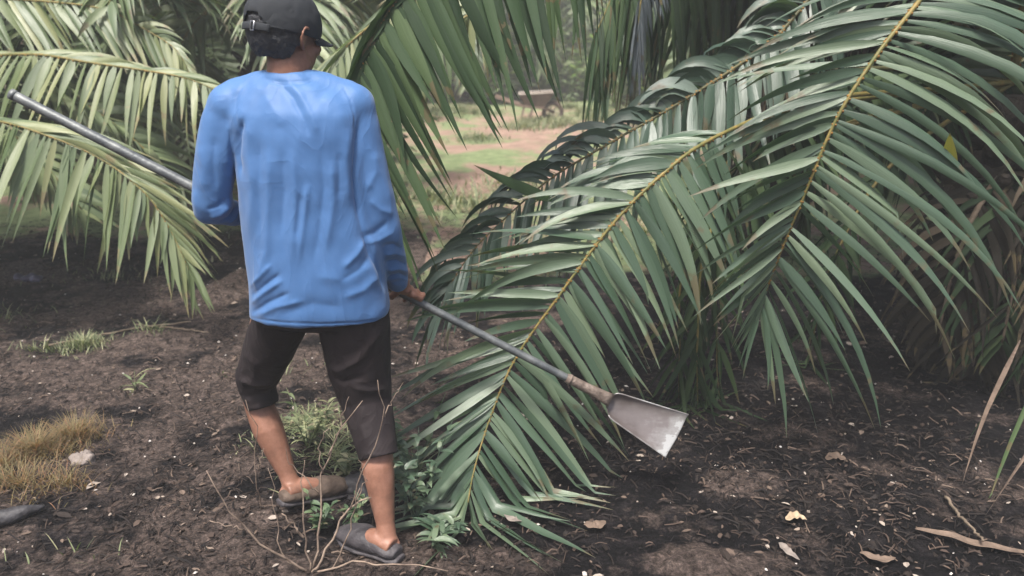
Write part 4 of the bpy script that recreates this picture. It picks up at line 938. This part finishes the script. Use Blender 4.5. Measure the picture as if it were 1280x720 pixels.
tw('branch', [([R_b, P(382, 690, 2.0), P(380, 650, 2.0), P(378, 600, 2.02), P(381, 575, 2.02)], .0045, .0014), ([P(380, 672, 2.0), P(368, 658, 1.99), P(352, 642, 1.98)], .005, .002)])
tw('branch', [([R_b, P(396, 690, 2.03), P(402, 640, 2.06), P(404, 590, 2.08), P(415, 560, 2.08), P(430, 530, 2.07), P(453, 501, 2.06)], .005, .0015), ([P(410, 570, 2.08), P(424, 535, 2.08), P(436, 496, 2.08)], .003, .0012), ([P(404, 592, 2.08), P(398, 560, 2.08), P(412, 535, 2.08)], .003, .001), ([P(403, 620, 2.07), P(385, 600, 2.07), P(362, 580, 2.07), P(357, 560, 2.06)], .0028, .001)])
tw('branch', [([R_b, P(410, 712, 2.0), P(430, 680, 2.0), P(437, 650, 2.0), P(450, 610, 2.0)], .004, .0014), ([R_b, P(440, 706, 1.99), P(490, 702, 1.98), P(560, 714, 1.96)], .0045, .002), ([P(370, 707, 1.98), P(350, 690, 1.97), P(345, 640, 1.98), P(335, 585, 1.98)], .003, .001)])
st2 = root('twig_sprig', G(322, 640), 'thin upright twig beside the left ankle of the man', 'twig')
tw('stem', [([G(324, 645), P(322, 610, 2.25), P(318, 570, 2.24), P(321, 535, 2.24), P(307, 500, 2.23)], .003, .0012), ([P(321, 590, 2.24), P(330, 560, 2.24)], .002, .001)], st2)

# ------------------------------------------------------------------ leafy weeds
def weed(px, py, h, nst, nl, sl, label, seed, mat, spread=.5, lw=.4):
    g = G(px, py); r = root('weed', g, label, 'weed', 'leafy weeds round the feet of the man'); rnd = random.Random(seed); s1 = MB(); l1 = MB()
    for i in range(nst):
        a = rnd.uniform(0, 6.28); hh = h * rnd.uniform(.6, 1.1); tip = g + Vector((math.cos(a) * spread * hh, math.sin(a) * spread * hh, hh))
        sp, L = spline([g, g.lerp(tip, .5) + Vector((0, 0, .02)), tip], 10); s1.tube(sp, [.0024 - .0016 * k / 10 for k in range(11)], n=5)
        for j in range(nl):
            t = .2 + .8 * (j + rnd.random()) / nl; q = sp[min(9, int(t * 10))]; b = rnd.uniform(0, 6.28)
            d = Vector((math.cos(b), math.sin(b), rnd.uniform(0, .8)))
            leaflet(l1, q, d, Vector((-math.sin(b), math.cos(b), rnd.gauss(0, .3))), sl * rnd.uniform(.6, 1.2), sl * lw * rnd.uniform(.8, 1.2), rnd.uniform(.3, 1.5), segs=5, lr=rnd.random(), rnd=rnd, floor=False)
    s1.build('stem', mat, r); l1.build('leaves', mat, r); return r
weed(440, 668, .12, 5, 7, .04, 'small green weed between the two shoes of the man', 1, M['weed'])
weed(398, 668, .12, 5, 8, .04, 'small green weed just below the muddy shoe', 2, M['weed'])
weed(520, 655, .34, 8, 14, .05, 'tall dark green weed just right of the bare right calf', 3, M['leaf'], .35)
weed(540, 688, .10, 6, 8, .08, 'low dark weed just left of the lowest tip of the middle frond', 4, M['leaf'], .9, .22)
weed(515, 610, .36, 8, 14, .05, 'weed behind the right trouser cuff, partly hidden by the frond', 5, M['weed'], .4)
weed(385, 562, .22, 8, 10, .06, 'pale weed seen between the two trouser legs', 6, M['grass'], .6, .25)
weed(432, 600, .14, 6, 8, .05, 'weed left of the right calf behind the forked twig', 7, M['grass'], .6, .3)
weed(170, 494, .10, 3, 3, .09, 'lone bright green seedling on the black soil at left', 8, M['grass'], .15, .14)

# ------------------------------------------------------------------ sticks, leaves and scraps on the soil
def stick(name, pts, r0, r1, mat, label, cat, flat=1.0, n=24, wob=.003, group=None):
    m_ = MB(); sp, L = spline(pts, n); rr = random.Random(len(label)); sp = [p + Vector((rr.gauss(0, wob), rr.gauss(0, wob), rr.gauss(0, wob * .5))) for p in sp]
    m_.tube(sp, [(r0 + (r1 - r0) * i / n) * (1 + .15 * math.sin(i * 2.3)) for i in range(n + 1)], n=9, flat=flat)
    o = m_.build(name, mat, None, loc=sp[0]); tag(o, label, cat, group); return o
char = noisy('charred_wood', [(0.3, (0.018, 0.017, 0.019)), (0.6, (0.05, 0.048, 0.053)), (0.8, (0.12, 0.12, 0.13))], scale=14, rough=0.55, bump=0.6, bscale=50)
m_ = MB(); q = [G(-90, 668, .02), G(-30, 655, .028), G(15, 644, .032), G(45, 636, .030), G(57, 632, .026)]
m_.tube(spline(q, 16)[0], [(.036 - .001 * i, .028 - .0005 * i) if i < 13 else (.022 - .005 * (i - 13), .020 - .005 * (i - 13)) for i in range(17)], n=14)
me = remesh(m_, .004, 4); ruffle(me, .006, 22, seed=3); me.materials.append(char); o = link('charred_log', me, None, q[0]); tag(o, 'smooth charred grey log end at the bottom left edge', 'log')
def deadleaf(pts, W, label, seed, cat='dead leaf', mat=None, curl=.35):
    sp, L = spline(pts, 16); vs = []; fs = []; uv = []; rr = random.Random(seed)
    for i, p in enumerate(sp):
        s = i / 16; t = (sp[min(16, i + 1)] - sp[max(0, i - 1)]).normalized(); sd = t.cross(Vector((0, 0, 1))).normalized()
        w_ = W * .5 * math.sin(math.pi * min(1, .08 + s * .92)) ** .7; u = Vector((0, 0, w_ * curl * (1 + .5 * math.sin(i * 1.3 + seed))))
        for k in (-1, 0, 1): vs.append(p + sd * k * w_ + (u if k else Vector((0, 0, 0)))); uv.append(((k + 1) / 2, s))
        if i: a = (i - 1) * 3; fs += [(a, a + 1, a + 4, a + 3), (a + 1, a + 2, a + 5, a + 4)]
    m_ = MB(); m_.add(vs, fs, uv, lr=.9); me = eval_mesh(m_.mesh('dead_leaf', mat or dlm), [('SOLIDIFY', dict(thickness=.002, offset=0)), ('SUBSURF', dict(levels=1, render_levels=1))])
    me.materials.clear(); me.materials.append(mat or dlm); o = link('dead_leaf', me, None, sp[0]); tag(o, label, cat); return o
dlm = noisy('dead_leaf', [(0.3, (0.08, 0.056, 0.042)), (0.7, (0.20, 0.145, 0.11))], scale=18, rough=0.8, bump=0.5, bscale=90)
chipm = noisy('pale_chip', [(0.3, (0.26, 0.19, 0.12)), (0.7, (0.50, 0.39, 0.27))], scale=25, rough=0.7, bump=0.3)
greym = noisy('grey_leaf', [(0.3, (0.12, 0.10, 0.09)), (0.7, (0.28, 0.24, 0.21))], scale=25, rough=0.7, bump=0.3)
deadleaf([G(1143, 661, .02), G(1180, 668, .03), G(1220, 680, .02), G(1300, 694, .02)], .038, 'long dry brown leaf lying at the bottom right corner', 1)
stick('dry_stick', [G(1182, 622, .03), G(1205, 650, .03), G(1230, 676, .045)], .0055, .0035, M['drystick'], 'short dry stick propped against the long brown leaf', 'stick')
deadleaf([G(982, 650, .015), G(995, 646, .025), G(1009, 650, .015)], .040, 'pale yellow leaf chip lying alone on dark soil at lower right', 2, mat=chipm, curl=.5)
deadleaf([G(1032, 574, .02), G(1045, 571, .03), G(1060, 577, .02)], .05, 'tan leaf scrap below the tips of the right frond', 3)
deadleaf([G(975, 678, .015), G(985, 690, .02), G(1000, 700, .015)], .030, 'grey curled leaf below the pale yellow chip', 4, mat=greym)
deadleaf([G(1075, 690, .015), G(1100, 700, .02), G(1120, 697, .015)], .035, 'small brown leaf left of the long dry leaf', 5)
deadleaf([G(730, 655, .02), G(745, 658, .02), G(757, 651, .02)], .045, 'rusty brown leaf scrap right of the middle frond tip', 6)
deadleaf([G(632, 640, .02), G(643, 650, .03), G(660, 648, .02)], .04, 'pale curled leaf under the tip of the middle frond', 7, mat=greym)
stick('dry_stick', [G(60, 432, .02), G(160, 412, .03), G(240, 402, .03)], .006, .004, M['drystick'], 'thin pale stick lying across the black soil under the left fronds', 'stick')
stick('dry_stick', [G(170, 406, .02), G(215, 410, .02), G(262, 416, .02)], .006, .004, M['drystick'], 'short brown stick lying left of the man just below the left fronds', 'stick')
def clod(px, py, r, label, mat, cat='clod', seed=1, name='soil_clod', sq=.6):
    g = G(px, py); m_ = MB(); m_.ell(g + Vector((0, 0, r[2] * .3)), r, None, 28, 18); me = m_.mesh('clod', [])
    ruffle(me, r[0] * .35, 3 / r[0] * .5, seed=seed); ruffle(me, r[0] * .14, 10 / r[0] * .5, seed=seed + 1); me.materials.append(mat); o = link(name, me, None, g); tag(o, label, cat); return o
clodm = noisy('clod_brown', [(0.3, (0.07, 0.045, 0.036)), (0.6, (0.17, 0.115, 0.092)), (0.8, (0.25, 0.18, 0.15))], scale=16, rough=0.9, bump=0.9, bscale=60, bdist=.02)
clodd = noisy('clod_dark', [(0.3, (0.02, 0.016, 0.016)), (0.6, (0.055, 0.042, 0.038)), (0.8, (0.12, 0.09, 0.08))], scale=20, rough=0.9, bump=0.9, bscale=60, bdist=.02)
stonem = noisy('stone_grey', [(0.3, (0.15, 0.125, 0.11)), (0.7, (0.28, 0.24, 0.22))], scale=14, rough=0.85, bump=0.6, bscale=70)
clod(105, 578, (.045, .035, .03), 'grey stone beside the dry grass tuft', stonem, 'stone', 1, 'stone')
clod(450, 618, (.08, .05, .05), 'black lump of charred soil between the two legs', char, seed=17)
m_ = MB(); g = G(36, 352)      # dark purple scrap
for i in range(7): m_.ell(g + Vector((-.06 + .02 * i, .01 * math.sin(i * 2), .025)), (.03, .025, .018), Matrix.Rotation(i, 3, 'Z'), 12, 8)
me = remesh(m_, .005, 2); ruffle(me, .018, 28, seed=2); me.materials.append(noisy('purple_scrap', [(0.3, (0.03, 0.028, 0.05)), (0.7, (0.14, 0.13, 0.20))], scale=20, rough=0.4)); o = link('plastic_scrap', me, None, g); tag(o, 'crumpled dark purple scrap on the soil at the left edge', 'scrap')
rr_ = random.Random(8)
for i, (a_, b_) in enumerate([(P(1275, 425, 2.58), P(1214, 610, 2.42)), (P(1300, 470, 2.5), P(1248, 640, 2.36)), (P(1262, 380, 2.7), P(1190, 480, 2.7)), (P(1310, 520, 2.4), P(1262, 668, 2.24)), (P(1290, 430, 2.6), P(1236, 560, 2.6))]):
    m_ = MB(); leaflet(m_, a_, b_ - a_ + Vector((-.06, 0, .10)), RT, (b_ - a_).length, .016, .5, segs=10, lr=.2 + .8 * (i % 2), twist=1.2 - .7 * i, rnd=rr_, fold=.5)
    m_.build('dead_leaflet', [M['leaf_dead'], dlm, M['leaf_shaded']][(i + 1) % 3], palm)
# yellowed cut leaf tip in the right frond, single folded leaf over the clearing
ylm = leafmat('leaf_yellow', [(0, (0.35, 0.30, 0.05)), (1, (0.5, 0.42, 0.09))], dry=.3)
for nm, q0, q1, W, mt in [('yellow_leaflet', P(1181, 168, 2.33), P(1190, 215, 2.40), .045, ylm), ('folded_leaflet', P(690, 250, 2.92), P(592, 208, 2.80), .045, M['leaf_shaded'])]:
    m_ = MB(); leaflet(m_, q1 if nm[0] == 'y' else q0, (q0 - q1) if nm[0] == 'y' else (q1 - q0), RT if nm[0] == 'y' else UP, (q1 - q0).length, W, .02, segs=6, floor=False, lr=.6)
    m_.build(nm, mt, palm)

# ------------------------------------------------------------------ wheelbarrow far away in the clearing
wb0 = G(672, 152, ground_z(.45, 13)); wb = root('wheelbarrow', wb0, 'brown rusty wheelbarrow standing on the pinkish path in the clearing', 'wheelbarrow')
wm = noisy('tray_rust', [(0.3, (0.11, 0.075, 0.06)), (0.7, (0.24, 0.17, 0.13))], scale=5, rough=0.8); rm = noisy('tyre_brown', [(0.3, (0.05, 0.035, 0.03)), (0.7, (0.14, 0.10, 0.08))], rough=0.8)
pale = noisy('rim_pale', [(0.3, (0.4, 0.36, 0.32)), (0.7, (0.55, 0.5, 0.45))], rough=0.6)
def W3(x, y, z): return wb0 + Vector((x * .72, y * .72, z * .72))
m_ = MB(); t = [(-.42, -.28, .62), (.36, -.28, .66), (.36, .28, .66), (-.42, .28, .62)]; bt = [(-.26, -.17, .33), (.14, -.17, .33), (.14, .17, .33), (-.26, .17, .33)]
m_.add([W3(*p) for p in bt + t], [(3, 2, 1, 0), (0, 1, 5, 4), (1, 2, 6, 5), (2, 3, 7, 6), (3, 0, 4, 7)])
tm_ = eval_mesh(m_.mesh('tray', wm, smooth=False), [('SOLIDIFY', dict(thickness=.006)), ('BEVEL', dict(width=.01))]); tm_.materials.clear(); tm_.materials.append(wm); link('tray', tm_, wb)
m_ = MB(); m_.tube([W3(*p) for p in t + [t[0]]], .012, n=8); m_.build('tray_rim', pale, wb)
m_ = MB(); m_.tube([W3(.34 + .20 * math.cos(a), 0, .21 + .20 * math.sin(a)) for a in np.linspace(0, 2 * math.pi, 33)], .035, n=10, side=Vector((0, 1, 0))); wh = m_.build('wheel', rm, wb)
m_ = MB(); m_.tube([W3(.34, -.05, .21), W3(.34, .05, .21)], .03, n=12)
for k in range(6): a = k * math.pi / 3; m_.tube([W3(.34, 0, .21), W3(.34 + .19 * math.cos(a), 0, .21 + .19 * math.sin(a))], .008, n=6)
so = m_.build('spokes', pale, None); so.parent = wh; so.matrix_parent_inverse = Matrix.Identity(4)
for s in (-1, 1):
    m_ = MB(); m_.tube([W3(.36, .06 * s, .22), W3(.12, .17 * s, .31), W3(-.35, .22 * s, .36), W3(-.95, .28 * s, .56)], .016, n=8); m_.build('handle', wm, wb)
    m_ = MB(); m_.tube([W3(-.30, .20 * s, .35), W3(-.38, .22 * s, .01), W3(-.20, .22 * s, .01), W3(-.10, .19 * s, .33)], .013, n=8); m_.build('leg', wm, wb)

# haze
def haze():
    mb=MB(); x0,x1,y0,y1,z0,z1=-56,56,-6,96,-1.6,7.8
    mb.add([(x0,y0,z0),(x1,y0,z0),(x1,y1,z0),(x0,y1,z0),(x0,y0,z1),(x1,y0,z1),(x1,y1,z1),(x0,y1,z1)],[(3,2,1,0),(4,5,6,7),(0,1,5,4),(1,2,6,5),(2,3,7,6),(3,0,4,7)])
    m=bpy.data.materials.new("haze_air"); m.use_nodes=True; n=m.node_tree.nodes; n.remove(n["Principled BSDF"])
    v=n.new("ShaderNodeVolumePrincipled"); v.inputs["Density"].default_value=0.0075; v.inputs["Color"].default_value=(.97,.985,1,1)
    m.node_tree.links.new(v.outputs[0],n["Material Output"].inputs["Volume"])
    o=mb.build("haze",m,smooth=False); tag(o,"pale thin haze hanging in the air of the plantation","haze",kind="stuff")
haze()
